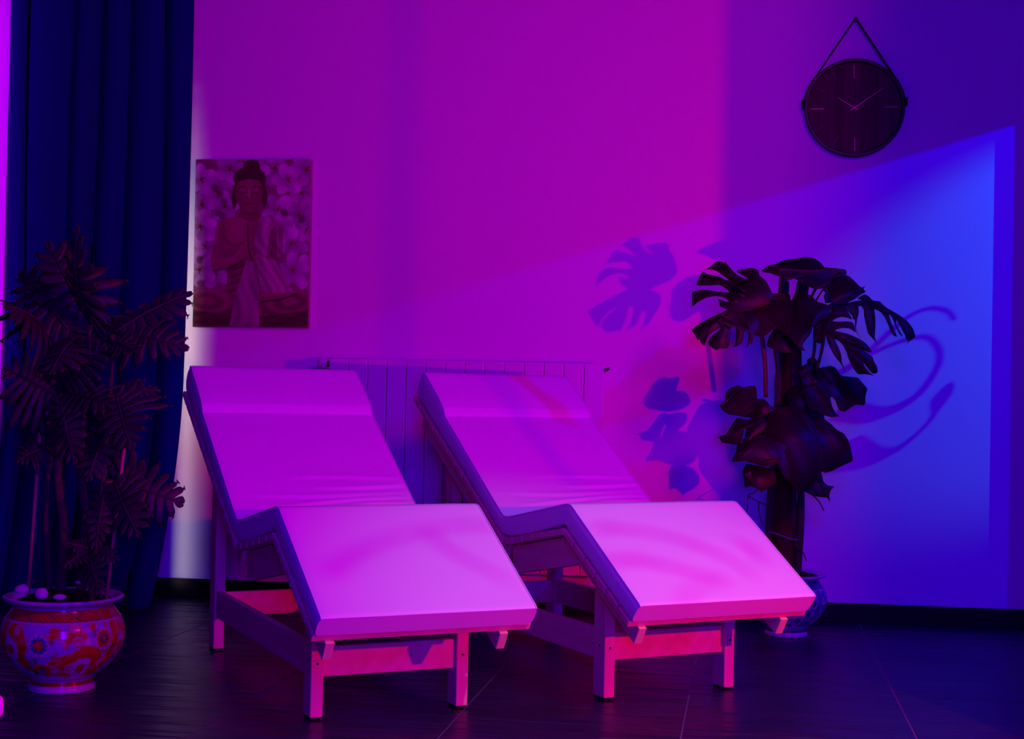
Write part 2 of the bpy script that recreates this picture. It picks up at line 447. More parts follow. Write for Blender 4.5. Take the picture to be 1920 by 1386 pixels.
def mattress_geo():
    PER = [max(2, int(math.hypot(b[0] - a[0], b[1] - a[1]) / 0.0045)) for a, b in zip(TOP[:-1], TOP[1:])]
    tp, bp = resample(TOP, PER), resample(BOT, PER)
    # arc length along the top
    sl = [0.0]
    for a, b in zip(tp[:-1], tp[1:]):
        sl.append(sl[-1] + math.hypot(b[0] - a[0], b[1] - a[1]))
    r = 0.011
    loop = []                                   # (v, fraction bottom->top, flag top interior)
    nt = 40
    for k in range(nt + 1):                     # top, left to right
        loop.append((r + (LW - 2 * r) * k / nt, 1.0, True))
    for k in range(1, 4):
        a = PI / 2 * k / 4
        loop.append((LW - r + r * math.sin(a), ('t', r * (1 - math.cos(a))), False))
    for f in (0.75, 0.5, 0.25):
        loop.append((LW + 0.002 * math.sin(PI * f), f, False))
    for k in range(1, 4):
        a = PI / 2 * k / 4
        loop.append((LW - r + r * math.cos(a), ('b', r * (1 - math.sin(a))), False))
    for k in range(9):
        loop.append((LW - r - (LW - 2 * r) * k / 8, 0.0, False))
    for k in range(1, 4):
        a = PI / 2 * k / 4
        loop.append((r - r * math.sin(a), ('b', r * (1 - math.cos(a))), False))
    for f in (0.25, 0.5, 0.75):
        loop.append((-0.002 * math.sin(PI * f), f, False))
    for k in range(1, 4):
        a = PI / 2 * k / 4
        loop.append((r - r * math.cos(a), ('t', r * (1 - math.sin(a))), False))
    rnd = random.Random(3)
    # creases across the lower back: (arc pos, slope over v, v0, half length, height, width)
    cre = [(0.62, 0.02, 0.40, 0.22, 0.0016, 0.010), (0.665, 0.05, 0.45, 0.20, 0.0022, 0.009), (0.70, -0.01, 0.30, 0.30, 0.0016, 0.010),
           (0.745, 0.06, 0.34, 0.28, 0.0024, 0.008), (0.765, 0.05, 0.48, 0.12, 0.0020, 0.006), (0.79, 0.03, 0.40, 0.25, 0.0018, 0.008),
           (0.815, 0.04, 0.50, 0.12, 0.0022, 0.006), (0.835, 0.01, 0.22, 0.22, 0.0016, 0.008), (0.28, 0.03, 0.2, 0.2, 0.0008, 0.02)]
    vs, fs = [], []
    N = len(tp)
    L = len(loop)
    for i in range(N):
        t, b = Vector((tp[i][0], tp[i][1])), Vector((bp[i][0], bp[i][1]))
        d = t - b
        ln = d.length
        dn = d / ln
        for v, f, tf in loop:
            if isinstance(f, tuple):
                q = t - dn * f[1] if f[0] == 't' else b + dn * f[1]
            else:
                q = b + d * f
            if tf:
                h = 0.0
                edge = min(1.0, min(v, LW - v) / 0.06)
                if 0.24 < sl[i] < 0.87:
                    for s0, k, v0, hl, hh, ww in cre:
                        ds = sl[i] - (s0 - k * (v - 0.3) - 0.01 * math.sin(7 * v + s0 * 40))
                        wv = max(0.0, 1 - ((v - v0) / hl) ** 2)
                        h += 1.4 * hh * wv * (math.exp(-(ds / ww) ** 2) - 0.7 * math.exp(-((ds - 1.6 * ww) / ww) ** 2))
                h += 0.0012 * mnoise.noise(Vector((v * 7, sl[i] * 9, 0.3))) * edge
                q = q + dn * h
            vs.append((v, -q.x, q.y))
    for i in range(N - 1):
        for k in range(L):
            fs.append((i * L + k, i * L + (k + 1) % L, (i + 1) * L + (k + 1) % L, (i + 1) * L + k))
    fs.append(tuple(range(L)))
    fs.append(tuple((N - 1) * L + k for k in range(L - 1, -1, -1)))
    return vs, fs
def board_between(a, b, h, v0, v1, mirror=1):
    """a board lying under the line a-b (u, z), h deep, from v0 to v1"""
    a, b = Vector(a), Vector(b)
    d = (b - a).normalized()
    n = Vector((d.y, -d.x))
    if n.y > 0:
        n = -n
    q = [a, b, b + n * h, a + n * h]
    vs = [(v0, -p.x, p.y) for p in q] + [(v1, -p.x, p.y) for p in q]
    fs = [(0, 1, 2, 3), (7, 6, 5, 4), (0, 4, 5, 1), (1, 5, 6, 2), (2, 6, 7, 3), (3, 7, 4, 0)]
    bm = bmesh.new()
    vv = [bm.verts.new(p) for p in vs]
    for f in fs:
        bm.faces.new([vv[k] for k in f])
    bmesh.ops.recalc_face_normals(bm, faces=bm.faces)
    bmesh.ops.bevel(bm, geom=list(bm.edges), offset=0.0015, segments=1, affect='EDGES')
    return bm
def make_lounger(loc, rz, label):
    root = empty('wooden_lounger', loc, rz, label, 'lounger', 'pair of wooden loungers with white mattresses')
    vs, fs = mattress_geo()
    mt = from_py('mattress', vs, fs, M['cloth'], root, True)
    mt.data.set_sharp_from_angle(angle=rad(50))
    for s in (0.011, LW - 0.011):              # the stitched edge of the cover
        pts = [(s + (-0.008 if s < 0.3 else 0.008), -u, z - 0.0015) for u, z in resample(TOP, 2)]
        vs, fs = tube_geo(pts, 0.0022, 6)
        from_py('seam', vs, fs, M['seam'], mt, True)
    # slats
    U0, S0, K0, F0 = (-0.060, 0.845), (0.690, 0.397), (1.083, 0.469), (1.458, 0.250)
    TH = 0.0195
    for a, b, n in ((U0, S0, 12), (S0, K0, 6), (K0, F0, 6)):
        for k in range(n):
            p = Vector(a).lerp(Vector(b), (k + 0.06) / n)
            q = Vector(a).lerp(Vector(b), (k + 0.94) / n)
            from_bm('slat', board_between(p + Vector((0, TH)), q + Vector((0, TH)), TH, -0.005, LW + 0.004), M['wood'], root)
    # bearers under the slats
    for v0 in (0.030, 0.505):
        from_bm('back_bearer', board_between((-0.025, 0.820), (0.660, 0.411), 0.080, v0, v0 + 0.025), M['wood'], root)
        from_bm('seat_bearer', board_between((0.688, 0.392), (1.085, 0.465), 0.086, v0, v0 + 0.025), M['wood'], root)
        from_bm('leg_bearer', board_between((1.092, 0.460), (1.452, 0.250), 0.053, v0 + 0.0005, v0 + 0.0255), M['wood'], root)
    # legs with felt pads and bolts
    for u, ztop in ((0.061, 0.735), (1.196 - 0.0646, 0.400)):
        for v in (0.0765, 0.5304 - 0.035):
            lg = from_bm('leg', box_bm((v, -u - 0.0646, 0.008), (v + 0.035, -u, ztop), 0.002, 1), M['wood_z'], root)
            from_bm('foot_pad', box_bm((v + 0.003, -u - 0.0616, 0.0), (v + 0.032, -u - 0.003, 0.0085)), M['foot'], lg)
            if u > 0.5:
                for p, ax in (((v + 0.0175, -u - 0.0646, 0.150), 1), ((v if v < 0.3 else v + 0.035, -u - 0.034, 0.155), 0)):
                    d = 0.004 if (ax == 1 or v < 0.3) else -0.004
                    a0 = list(p); a1 = list(p)
                    a0[ax] += d; a1[ax] -= d * 0.4
                    tb, tf = tube_geo([a0, a1], [0.0042, 0.0038], 10)
                    from_py('bolt', tb, tf, M['dark_metal'], lg)
    for v in (0.0825, 0.5304 - 0.028):         # side rails
        from_bm('side_rail', box_bm((v, -1.1315, 0.112), (v + 0.022, -0.1256, 0.200), 0.002, 1), M['wood'], root)
    for u in (0.085, 1.160):                   # cross rails
        from_bm('cross_rail', box_bm((0.1115, -u - 0.022, 0.112), (0.4954, -u, 0.192), 0.002, 1), M['wood'], root)
    return root
def copy_tree(o, parent=None):
    c = o.copy()
    COL.objects.link(c)
    c.parent = parent
    for ch in [x for x in bpy.data.objects if x.parent == o and x is not c]:
        copy_tree(ch, c)
    return c
L1 = make_lounger((-0.3215, -1.1044, 0), 0.5565, 'wooden lounger with white mattress nearer the potted split leaf plant and curtain')
L2 = copy_tree(L1)
L2.location = (0.4086, -0.7078, 0)
L2.rotation_euler = (0, 0, 0.5826)
L2['label'] = 'wooden lounger with white mattress nearer the monstera and blue lit wall'

# white footstool whose corner shows at the left edge
def footstool():
    root = empty('footstool', (-0.245, -3.06, 0), rad(38), 'low white cushioned footstool cut off by the left edge of the picture', 'footstool')
    c = 0.19
    bm = box_bm((-c, -c, 0.215), (c, c, 0.262), 0.014, 3)
    from_bm('cushion', bm, M['cloth'], root, True)
    from_bm('frame', box_bm((-c + 0.05, -c + 0.05, 0.16), (c - 0.05, c - 0.05, 0.214), 0.003), M['wood'], root)
    for sx in (-1, 1):
        for sy in (-1, 1):
            x, y = sx * (c - 0.07), sy * (c - 0.07)
            from_bm('leg', box_bm((x - 0.016, y - 0.016, 0), (x + 0.016, y + 0.016, 0.16), 0.002), M['wood_z'], root)
    return root
footstool()

# ------------------------------------------------------------------ leaves
def leaf_geo(B, T, N, width, lobes, s0, gap, tipgap, holes, arch, droop, seed, outline, nb=4, ns=9):
    B, T, N = Vector(B), Vector(T), Vector(N)
    Y = T - B
    L = Y.length
    Y.normalize()
    X = Y.cross(N).normalized()
    Z = X.cross(Y).normalized()
    rnd = random.Random(seed)
    cps = np.array(outline)
    m_s = np.linspace(0, 1, len(cps))
    vs, fs = [], []
    ph = rnd.uniform(0, 6)
    for side in (-1, 1):
        bounds = [i / lobes for i in range(lobes + 1)]
        for i in range(lobes):
            m0, m1 = bounds[i], bounds[i + 1]
            jit = rnd.uniform(0.70, 1.22) if lobes > 7 else rnd.uniform(0.90, 1.03)
            gj = gap * rnd.uniform(0.75, 1.25)
            base = len(vs)
            for a in range(ns + 1):
                s = a / ns
                g = 0.0
                if s > s0:
                    x = min(1.0, (s - s0) / 0.12)
                    g = gj * (x * x * (3 - 2 * x)) + tipgap * max(0, (s - 0.72) / 0.28) ** 2
                if holes and 0.16 < s < s0 - 0.06:
                    g = max(g, holes * math.sin(PI * (s - 0.16) / (s0 - 0.22)))
                for bq in range(nb + 1):
                    t = bq / nb
                    lo = m0 + (m1 - m0) * (g if i > 0 else g * 0.3)
                    hi = m1 - (m1 - m0) * (g if i < lobes - 1 else g * 0.3)
                    m = lo + (hi - lo) * t
                    tt = m0 + (m1 - m0) * t
                    mx = np.interp(m, m_s, cps[:, 0]) * width * jit
                    my = np.interp(m, m_s, cps[:, 1]) * L
                    # where this vein leaves the midrib
                    ry = L * min(1.0, max(0.0, tt ** 1.15 * 0.96))
                    e = s ** 0.9
                    px = mx * e
                    py = ry + (my - ry) * (s ** 1.35)
                    q = px / width
                    r_ = py / L
                    z = arch * L * 4 * r_ * (1 - r_) if 0 <= r_ <= 1 else arch * L * 2 * r_ if r_ < 0 else 0
                    z -= droop * width * (2 * abs(q)) ** 2 * 0.5
                    z += 0.012 * math.sin(5 * r_ + 4 * q * side + ph) * min(1, 2 * abs(q))
                    z += 0.003 * math.cos(PI * (t - 0.5)) * s * (width / 0.22)     # each lobe is gently domed
                    vs.append(B + X * (side * px) + Y * py + Z * z)
            for a in range(ns):
                for bq in range(nb):
                    k = base + a * (nb + 1) + bq
                    fs.append((k, k + 1, k + nb + 2, k + nb + 1))
    # midrib ridge
    pts = []
    for k in range(9):
        r_ = k / 8 * 0.97
        pts.append(B + Y * (r_ * L) + Z * (arch * L * 4 * r_ * (1 - r_) + 0.001))
    tv, tf = tube_geo(pts, [0.0042 * (1 - 0.8 * k / 8) for k in range(9)], 6)
    o = len(vs)
    vs += tv
    fs += [tuple(i + o for i in f) for f in tf]
    return vs, fs
HEART = [(0.03, -0.01), (0.20, -0.13), (0.40, -0.08), (0.50, 0.10), (0.50, 0.32), (0.42, 0.55), (0.28, 0.76), (0.12, 0.92), (0.0, 1.0)]
FAN = [(0.05, -0.10), (0.34, -0.22), (0.50, -0.02), (0.54, 0.22), (0.50, 0.46), (0.40, 0.68), (0.26, 0.85), (0.12, 0.96), (0.0, 1.0)]
def leaf(root, B, T, N, width, kind, arch=0.1, droop=0.3, seed=0, stem_from=None, m=None):
    if kind == 'monstera':
        vs, fs = leaf_geo(B, T, N, width, 6, 0.52, 0.17, 0.22, 0.10, arch, droop, seed, HEART)
    elif kind == 'whole':
        vs, fs = leaf_geo(B, T, N, width, 6, 0.80, 0.10, 0.12, 0.0, arch, droop, seed, HEART)
    else:
        vs, fs = leaf_geo(B, T, N, width, 9, 0.10, 0.22, 0.48, 0.0, arch, droop, seed, FAN, 3, 10)
    o = from_py('leaf', vs, fs, m or M['monstera'], root, True)
    md = o.modifiers.new('thickness', 'SOLIDIFY')
    md.thickness = 0.0012
    if stem_from is not None:
        a, b = Vector(stem_from), Vector(B)
        mid = a.lerp(b, 0.55) + Vector((0, -0.015, 0.05 * (b - a).length))
        tube('petiole', spline([a, mid, b], 6), [0.0065 - 0.0003 * k for k in range(13)], M['petiole'], root, 8)
    return o
PX = [0]
def plant_leaf(root, base, tip, N, width, kind, arch=0.1, droop=0.3, stem=None, m=None):
    PX[0] += 1
    return leaf(root, at(*base), at(*tip), N, width, kind, arch, droop, PX[0], None if stem is None else at(*stem), m)

# ------------------------------------------------------------------ pots
def sstep(a, b, x):
    t = np.clip((x - a) / (b - a), 0, 1)
    return t * t * (3 - 2 * t)
POT_PROF = [(0.0, 0.001), (0.088, 0.0), (0.0935, 0.004), (0.0935, 0.014), (0.088, 0.020), (0.088, 0.036), (0.100, 0.045), (0.124, 0.063),
            (0.150, 0.092), (0.167, 0.122), (0.1745, 0.150), (0.174, 0.172), (0.168, 0.193), (0.160, 0.209), (0.150, 0.222), (0.140, 0.236),
            (0.137, 0.245), (0.140, 0.251), (0.158, 0.257), (0.167, 0.262), (0.1675, 0.268), (0.163, 0.271), (0.150, 0.268), (0.132, 0.262),
            (0.128, 0.245), (0.130, 0.235)]
def fine(prof, step=0.003):
    out = [prof[0]]
    for a, b in zip(prof[:-1], prof[1:]):
        n = max(1, int(math.hypot(b[0] - a[0], b[1] - a[1]) / step))
        out += [(a[0] + (b[0] - a[0]) * k / n, a[1] + (b[1] - a[1]) * k / n) for k in range(1, n + 1)]
    return out
def pot(root, scale, facing, palette, n=240):
    prof = [(r * scale, z * scale) for r, z in fine(POT_PROF)]
    vs, fs = lathe_geo(prof, n)
    o = from_py('pot', vs, fs, M['porcelain'], root, True)
    A = np.array(vs) / scale
    th = np.arctan2(A[:, 1], A[:, 0]) - facing
    th = (th + PI) % (2 * PI) - PI
    s = th * 0.172                              # metres around the belly
    z = A[:, 2]
    rr = np.hypot(A[:, 0], A[:, 1])
    white, red, orange, blue, dark, pink = [np.array(c) for c in palette]
    C = np.tile(white, (len(A), 1))
    def mix(mask, c):
        C[:] = C * (1 - mask[:, None]) + c * mask[:, None]
    rep = 0.36
    sm = (s + rep / 2) % rep - rep / 2          # the motif repeats round the pot
    belly = sstep(0.038, 0.046, z) * (1 - sstep(0.212, 0.216, z))
    def stroke(pts, wd, c, soft=0.002):
        d = np.full(len(A), 9.0)
        for (x0, z0), (x1, z1) in zip(pts[:-1], pts[1:]):
            dx, dz = x1 - x0, z1 - z0
            t = np.clip(((sm - x0) * dx + (z - z0) * dz) / (dx * dx + dz * dz + 1e-12), 0, 1)
            d = np.minimum(d, np.hypot(sm - x0 - t * dx, z - z0 - t * dz))
        mix((1 - sstep(wd - soft, wd + soft, d)) * belly, c)
    def disc(x, zc, r, c, petals=0, soft=0.0015):
        d = np.hypot(sm - x, z - zc)
        if petals:
            a = np.arctan2(z - zc, sm - x)
            d = d / (1 + 0.10 * np.cos(petals * a))
        mix((1 - sstep(r - soft, r + soft, d)) * belly, c)
    def curl(x, zc, r, turns, a0, wd, c, sgn=1):
        stroke([(x + r * (1 - k / 26) * math.cos(a0 + sgn * turns * 2 * PI * k / 24), zc + r * (1 - k / 26) * math.sin(a0 + sgn * turns * 2 * PI * k / 24)) for k in range(25)], wd, c)
    for x, zc, r in ((-0.02, 0.115, 0.016), (0.10, 0.175, 0.014), (-0.13, 0.085, 0.016), (0.05, 0.07, 0.014), (0.0, 0.185, 0.012), (0.16, 0.10, 0.014), (-0.06, 0.065, 0.012)):
        disc(x, zc, r, dark * 0.6 + pink * 0.4, 5)
    for st in ([(-0.005, 0.104), (0.03, 0.112), (0.06, 0.132), (0.09, 0.128), (0.105, 0.105), (0.10, 0.075), (0.085, 0.066)],
               [(0.165, 0.195), (0.160, 0.14), (0.145, 0.10), (0.12, 0.07)], [(-0.16, 0.19), (-0.13, 0.18), (-0.115, 0.15), (-0.135, 0.11), (-0.10, 0.085), (-0.05, 0.078)]):
        stroke(st, 0.0185, orange * 0.75)
        stroke(st, 0.0160, red)
    stroke([(-0.01, 0.108), (0.0, 0.092), (0.02, 0.088)], 0.013, red)
    stroke([(-0.025, 0.190), (0.0, 0.178), (0.025, 0.172), (0.042, 0.182), (0.04, 0.197)], 0.0125, red)
    stroke([(-0.035, 0.072), (0.0, 0.062), (0.03, 0.060)], 0.010, red)
    stroke([(0.06, 0.190), (0.085, 0.196), (0.10, 0.200)], 0.006, pink)
    rp = random.Random(4)
    for k in range(46):
        x, zc = rp.uniform(-0.18, 0.18), rp.uniform(0.055, 0.205)
        c = rp.choice((red, red, orange * 0.8, dark, blue * 0.8 + red * 0.1))
        if k % 3:
            curl(x, zc, rp.uniform(0.006, 0.013), rp.uniform(0.7, 1.3), rp.uniform(0, 6.2), rp.uniform(0.002, 0.0045), c, rp.choice((-1, 1)))
        else:
            disc(x, zc, rp.uniform(0.006, 0.013), c, 5)
    for x, zc, r, t, a, wd, c, sg in ((0.030, 0.196, 0.014, 1.3, 0.0, 0.0045, orange, 1), (0.042, 0.160, 0.015, 1.2, 2.6, 0.0045, orange, -1), (0.022, 0.080, 0.016, 1.3, 1.0, 0.0045, orange, 1),
                                      (-0.030, 0.078, 0.013, 1.2, 2.0, 0.0045, orange, -1), (-0.135, 0.190, 0.014, 1.2, 1.0, 0.0045, orange, 1), (0.125, 0.092, 0.013, 1.2, 0.4, 0.004, orange, 1)):
        curl(x, zc, r, t, a, wd + 0.0025, red, sg)
        curl(x, zc, r, t, a, wd * 0.55, pink, sg)
    for x, zc, ring, hub in ((-0.066, 0.152, blue, red), (0.118, 0.163, red, dark), (0.058, 0.082, pink, red), (-0.165, 0.135, pink, red)):
        disc(x, zc, 0.0300, pink, 10)
        disc(x, zc, 0.0245, ring, 12)
        disc(x, zc, 0.0150, dark, 0)
        disc(x, zc, 0.0125, hub, 8)
        disc(x, zc, 0.0050, orange * 0.7, 6)
    band = sstep(0.2125, 0.214, z) * (1 - sstep(0.242, 0.243, z)) * (rr > 0.1355)
    st = 0.5 + 0.5 * np.sin((s * 1.0 + (z - 0.22) * 1.6) * 2 * PI / 0.017)
    mix(band, red)
    mix(band * (st < 0.22), dark)
    mix(sstep(0.2085, 0.2095, z) * (1 - sstep(0.2125, 0.2135, z)), pink)
    mix((z > 0.2135) * (z < 0.2155) * 0.8, dark)
    foot = sstep(0.021, 0.022, z) * (1 - sstep(0.035, 0.036, z))
    mix(foot, red * 0.6)
    mix(foot * ((np.sin(s * 2 * PI / 0.012) > 0.5) * 0.6), dark)
    paint(o, C)
    # soil
    r0 = 0.131 * scale
    sv, sf = lathe_geo([(0.0, 0.286 * scale), (0.05 * scale, 0.281 * scale), (0.10 * scale, 0.267 * scale), (r0 * 0.99, 0.256 * scale), (r0 * 0.99, 0.235 * scale)], 40)
    sv = [(x, y, q + 0.006 * mnoise.noise(Vector((x * 40, y * 40, 1.7)))) for x, y, q in sv]
    from_py('soil', sv, sf, M['soil'], root, True)
    return o
WARM = ((0.36, 0.28, 0.52), (0.62, 0.05, 0.012), (0.80, 0.22, 0.10), (0.04, 0.05, 0.30), (0.12, 0.03, 0.06), (0.62, 0.36, 0.50))
COOL = ((0.42, 0.50, 0.58), (0.04, 0.14, 0.30), (0.25, 0.42, 0.55), (0.02, 0.05, 0.25), (0.02, 0.04, 0.10), (0.40, 0.46, 0.52))

# ------------------------------------------------------------------ split leaf plant at the left
PL = empty('potted_philodendron', (-0.421, -1.83, 0), 0, 'dull split leaf plant on canes in a red scroll painted pot by the curtain', 'potted plant')
to_cam = math.atan2(CAM.y + 1.83, CAM.x + 0.421)
pot(PL, 1.0, to_cam, WARM)
INV = PL.matrix_basis.inverted()
class Local:                                    # collects world-space parts under a plant and moves them into its frame
    def __init__(self, root, loc):
        self.root, self.loc, self.have = root, Vector(loc), set(bpy.data.objects)
    def done(self):
        for o in bpy.data.objects:
            if o not in self.have and o.parent == self.root:
                o.data.transform(Matrix.Translation(-self.loc))
grp = Local(PL, PL.location)
Y0 = -1.83
SM = M['selloum']
for p, q, r in (((52, 1112, -1.80), (77, 785, -1.80), 0.0052), ((198, 1110, -1.86), (236, 812, -1.86), 0.0052), ((172, 1108, -1.78), (199, 880, -1.78), 0.0050)):
    a, b = at(*p), at(*q)
    a.z = 0.235
    tube('stake', [a, b], r, M['stake'], PL, 8)
for pts, r in (([(112, 1115, Y0), (120, 1000, Y0), (108, 880, Y0), (125, 740, Y0)], 0.016), ([(150, 1115, Y0 + .05), (160, 980, Y0 + .05), (150, 850, Y0 + .04), (172, 640, Y0 + .02)], 0.014),
               ([(170, 1112, Y0 - .04), (190, 930, Y0 - .04), (205, 760, Y0 - .04), (214, 628, Y0 - .05)], 0.008), ([(95, 1112, Y0 + .06), (85, 950, Y0 + .06), (100, 800, Y0 + .06), (88, 640, Y0)], 0.009)):
    P = [at(*p) for p in pts]
    P[0].z = 0.235
    tube('trunk', spline(P, 8), [r * (1 - 0.35 * k / 24) for k in range(25)], M['trunk'], PL, 10)
for base, tip, N, wd, ar, dr, stem in (
    ((173, 606, -1.84), (148, 420, -1.98), (-0.5, -0.85, 0.1), 0.17, 0.10, 0.3, (165, 700, -1.83)),
    ((168, 604, -1.82), (88, 452, -1.80), (0.1, -0.95, 0.3), 0.24, 0.06, 0.2, (165, 700, -1.83)),
    ((128, 618, -1.84), (38, 508, -1.72), (0.2, -0.9, 0.4), 0.22, 0.08, 0.3, (125, 740, Y0)),
    ((92, 626, -1.82), (4, 572, -1.95), (0.0, -0.6, 0.8), 0.30, 0.10, 0.7, (88, 650, Y0)),
    ((212, 626, -1.86), (362, 548, -1.78), (0.0, -0.75, 0.6), 0.20, 0.05, 0.5, (213, 640, -1.88)),
    ((212, 626, -1.86), (356, 655, -1.88), (0.0, -0.85, 0.5), 0.19, 0.08, 0.4, (213, 640, -1.88)),
    ((205, 640, -1.86), (258, 662, -1.97), (0.1, -0.85, 0.5), 0.10, 0.06, 0.3, None),
    ((150, 630, -1.84), (95, 705, -1.98), (-0.1, -0.9, 0.4), 0.22, 0.10, 0.3, (150, 700, -1.82)),
    ((118, 735, -1.86), (200, 645, -1.93), (0.0, -0.95, 0.3), 0.24, 0.05, 0.3, (122, 760, Y0)),
    ((120, 735, -1.86), (216, 765, -1.97), (0.0, -0.85, 0.55), 0.17, 0.05, 0.3, None),
    ((108, 742, -1.84), (4, 690, -1.90), (0.0, -0.85, 0.5), 0.26, 0.08, 0.5, (118, 780, Y0)),
    ((110, 745, -1.82), (30, 745, -1.72), (0.0, -0.9, 0.4), 0.20, 0.08, 0.5, None),
    ((116, 752, -1.88), (142, 872, -1.97), (0.0, -1.0, 0.1), 0.16, 0.05, 0.3, None),
    ((214, 742, -1.84), (302, 732, -1.80), (0.0, -0.8, 0.6), 0.13, 0.05, 0.4, (205, 770, -1.86)),
    ((218, 738, -1.86), (248, 842, -1.96), (0.1, -1.0, 0.1), 0.22, 0.06, 0.3, (205, 770, -1.86)),
    ((205, 800, -1.84), (165, 905, -1.92), (-0.1, -1.0, 0.1), 0.16, 0.06, 0.3, (200, 800, -1.85)),
    ((212, 900, -1.85), (346, 946, -1.80), (0.0, -0.9, 0.45), 0.24, 0.06, 0.5, (194, 910, -1.87)),
    ((214, 902, -1.87), (262, 1008, -1.96), (0.0, -1.0, 0.1), 0.18, 0.05, 0.3, (194, 910, -1.87)),
    ((195, 930, -1.88), (180, 1040, -1.97), (0.0, -1.0, 0.05), 0.10, 0.05, 0.3, None),
    ((88, 838, -1.80), (28, 868, -1.86), (0.0, -0.9, 0.4), 0.12, 0.08, 0.4, (104, 850, Y0)),
    ((168, 1036, -1.88), (192, 1122, -2.00), (0.1, -1.0, 0.2), 0.10, 0.08, 0.3, (160, 1060, Y0)),
    ((168, 1034, -1.88), (118, 1066, -1.98), (0.0, -0.8, 0.6), 0.09, 0.08, 0.4, None),
    ((168, 1032, -1.88), (116, 1018, -1.94), (0.0, -0.7, 0.7), 0.08, 0.05, 0.4, None),
    ((168, 1030, -1.88), (225, 1052, -1.92), (0.0, -0.7, 0.7), 0.08, 0.08, 0.4, None)):
    plant_leaf(PL, base, tip, N, wd, 'selloum', ar, dr, stem, SM)
grp.done()

# white pebbles lying on the soil
def pebble(px, py, Y, r, label, flat=(1, 1, 0.8), rz=0.0):
    bm = bmesh.new()
    bmesh.ops.create_icosphere(bm, subdivisions=3, radius=1.0)
    for v in bm.verts:
        k = 1 + 0.12 * mnoise.noise(v.co * 1.4 + Vector((px, py, 0)))
        v.co = Vector((v.co.x * flat[0], v.co.y * flat[1], v.co.z * flat[2])) * r * k
    o = from_bm('pebble', bm, M['pebble'], None, True)
    best = None
    for k in range(160):                       # where the sight line meets the mound of soil
        p = at(px, py, -1.975 + 0.0018 * k)
        q = math.hypot(p.x + 0.421, p.y + 1.83)
        e = abs(p.z - (np.interp(q, (0, 0.05, 0.10, 0.13), (0.286, 0.281, 0.267, 0.256)) + 0.004 + r * flat[2] * 0.92))
        if q < 0.142 and (best is None or e < best[0]):
            best = (e, p)
    o.location = best[1]
    o.rotation_euler = (0, 0, rz)
    return tag(o, label, 'pebble', 'white pebbles on the soil of the red painted pot')
pebble(42, 1106, -1.895, 0.021, 'large rough white pebble leaning on the rim at the far left of the red pot', (1, 0.8, 0.75), 0.4)
pebble(78, 1114, -1.935, 0.018, 'round egg like white pebble just inside the front rim of the red pot', (1, 0.9, 0.9))
pebble(112, 1120, -1.938, 0.017, 'flat wedge shaped white pebble right of the round pebble in the red pot', (1.1, 0.8, 0.5), 0.3)
pebble(148, 1092, -1.86, 0.010, 'smallest white pebble farther back in the soil under the low leaves', (1.1, 0.9, 0.6))

# ------------------------------------------------------------------ monstera on a moss pole at the right
PRX, PRY = 1.745, -0.36
PR = empty('potted_monstera', (PRX, PRY, 0), 0, 'tall dark monstera on a moss pole in a blue painted pot by the blue wall', 'potted plant')
pot(PR, 0.86, math.atan2(CAM.y - PRY, CAM.x - PRX), COOL)
grp = Local(PR, PR.location)
YP = -0.36
def P(x, y, Y=YP):
    return at(x, y, Y)
bot, top = P(1466, 1075), P(1478, 622)
bot.z = 0.20
tube('moss_pole', [bot.lerp(top, k / 14) + Vector((0.004 * math.sin(k * 2.1), 0, 0)) for k in range(15)], [0.052 - 0.0008 * k for k in range(15)], M['coir'], PR, 16)
for off, r, k in ((0.055, 0.014, 0), (-0.050, 0.012, 1), (0.030, 0.012, 2)):
    pts = [bot + Vector((off, -0.030 + 0.02 * k, 0.02)), bot.lerp(top, 0.3) + Vector((off * 1.1, -0.035, 0)), bot.lerp(top, 0.6) + Vector((off * 0.8, -0.045, 0)), bot.lerp(top, 0.95) + Vector((off * 0.6, -0.04, 0))]
    tube('stem', spline(pts, 8), r, M['trunk'], PR, 10)
tv, tf = [], []
for zz in (0.372, 0.70):
    c = bot.lerp(top, (zz - bot.z) / (top.z - bot.z))
    a, b = tube_geo([c + Vector((0.066 * math.cos(t), 0.064 * math.sin(t) - 0.004, 0.012 * math.sin(t * 2))) for t in np.linspace(0, 2 * PI, 25)], 0.0022, 6)
    o0 = len(tv)
    tv += a
    tf += [tuple(i + o0 for i in f) for f in b]
from_py('tie_string', tv, tf, M['tie'], PR, True)
for pts in ([(1440, 905, -.40), (1412, 925, -.42), (1402, 935, -.42), (1401, 1000, -.42)], [(1402, 930, -.42), (1425, 942, -.41), (1446, 950, -.40)], [(1422, 940, -.41), (1424, 965, -.42), (1430, 985, -.42)],
            [(1520, 925, -.40), (1535, 940, -.42), (1545, 958, -.42)], [(1490, 1030, -.40), (1505, 1036, -.42), (1512, 1052, -.42)]):
    tube('aerial_root', spline([P(*p) for p in pts], 6), 0.0022, M['root'], PR, 6)
from mathutils.geometry import delaunay_2d_cdt
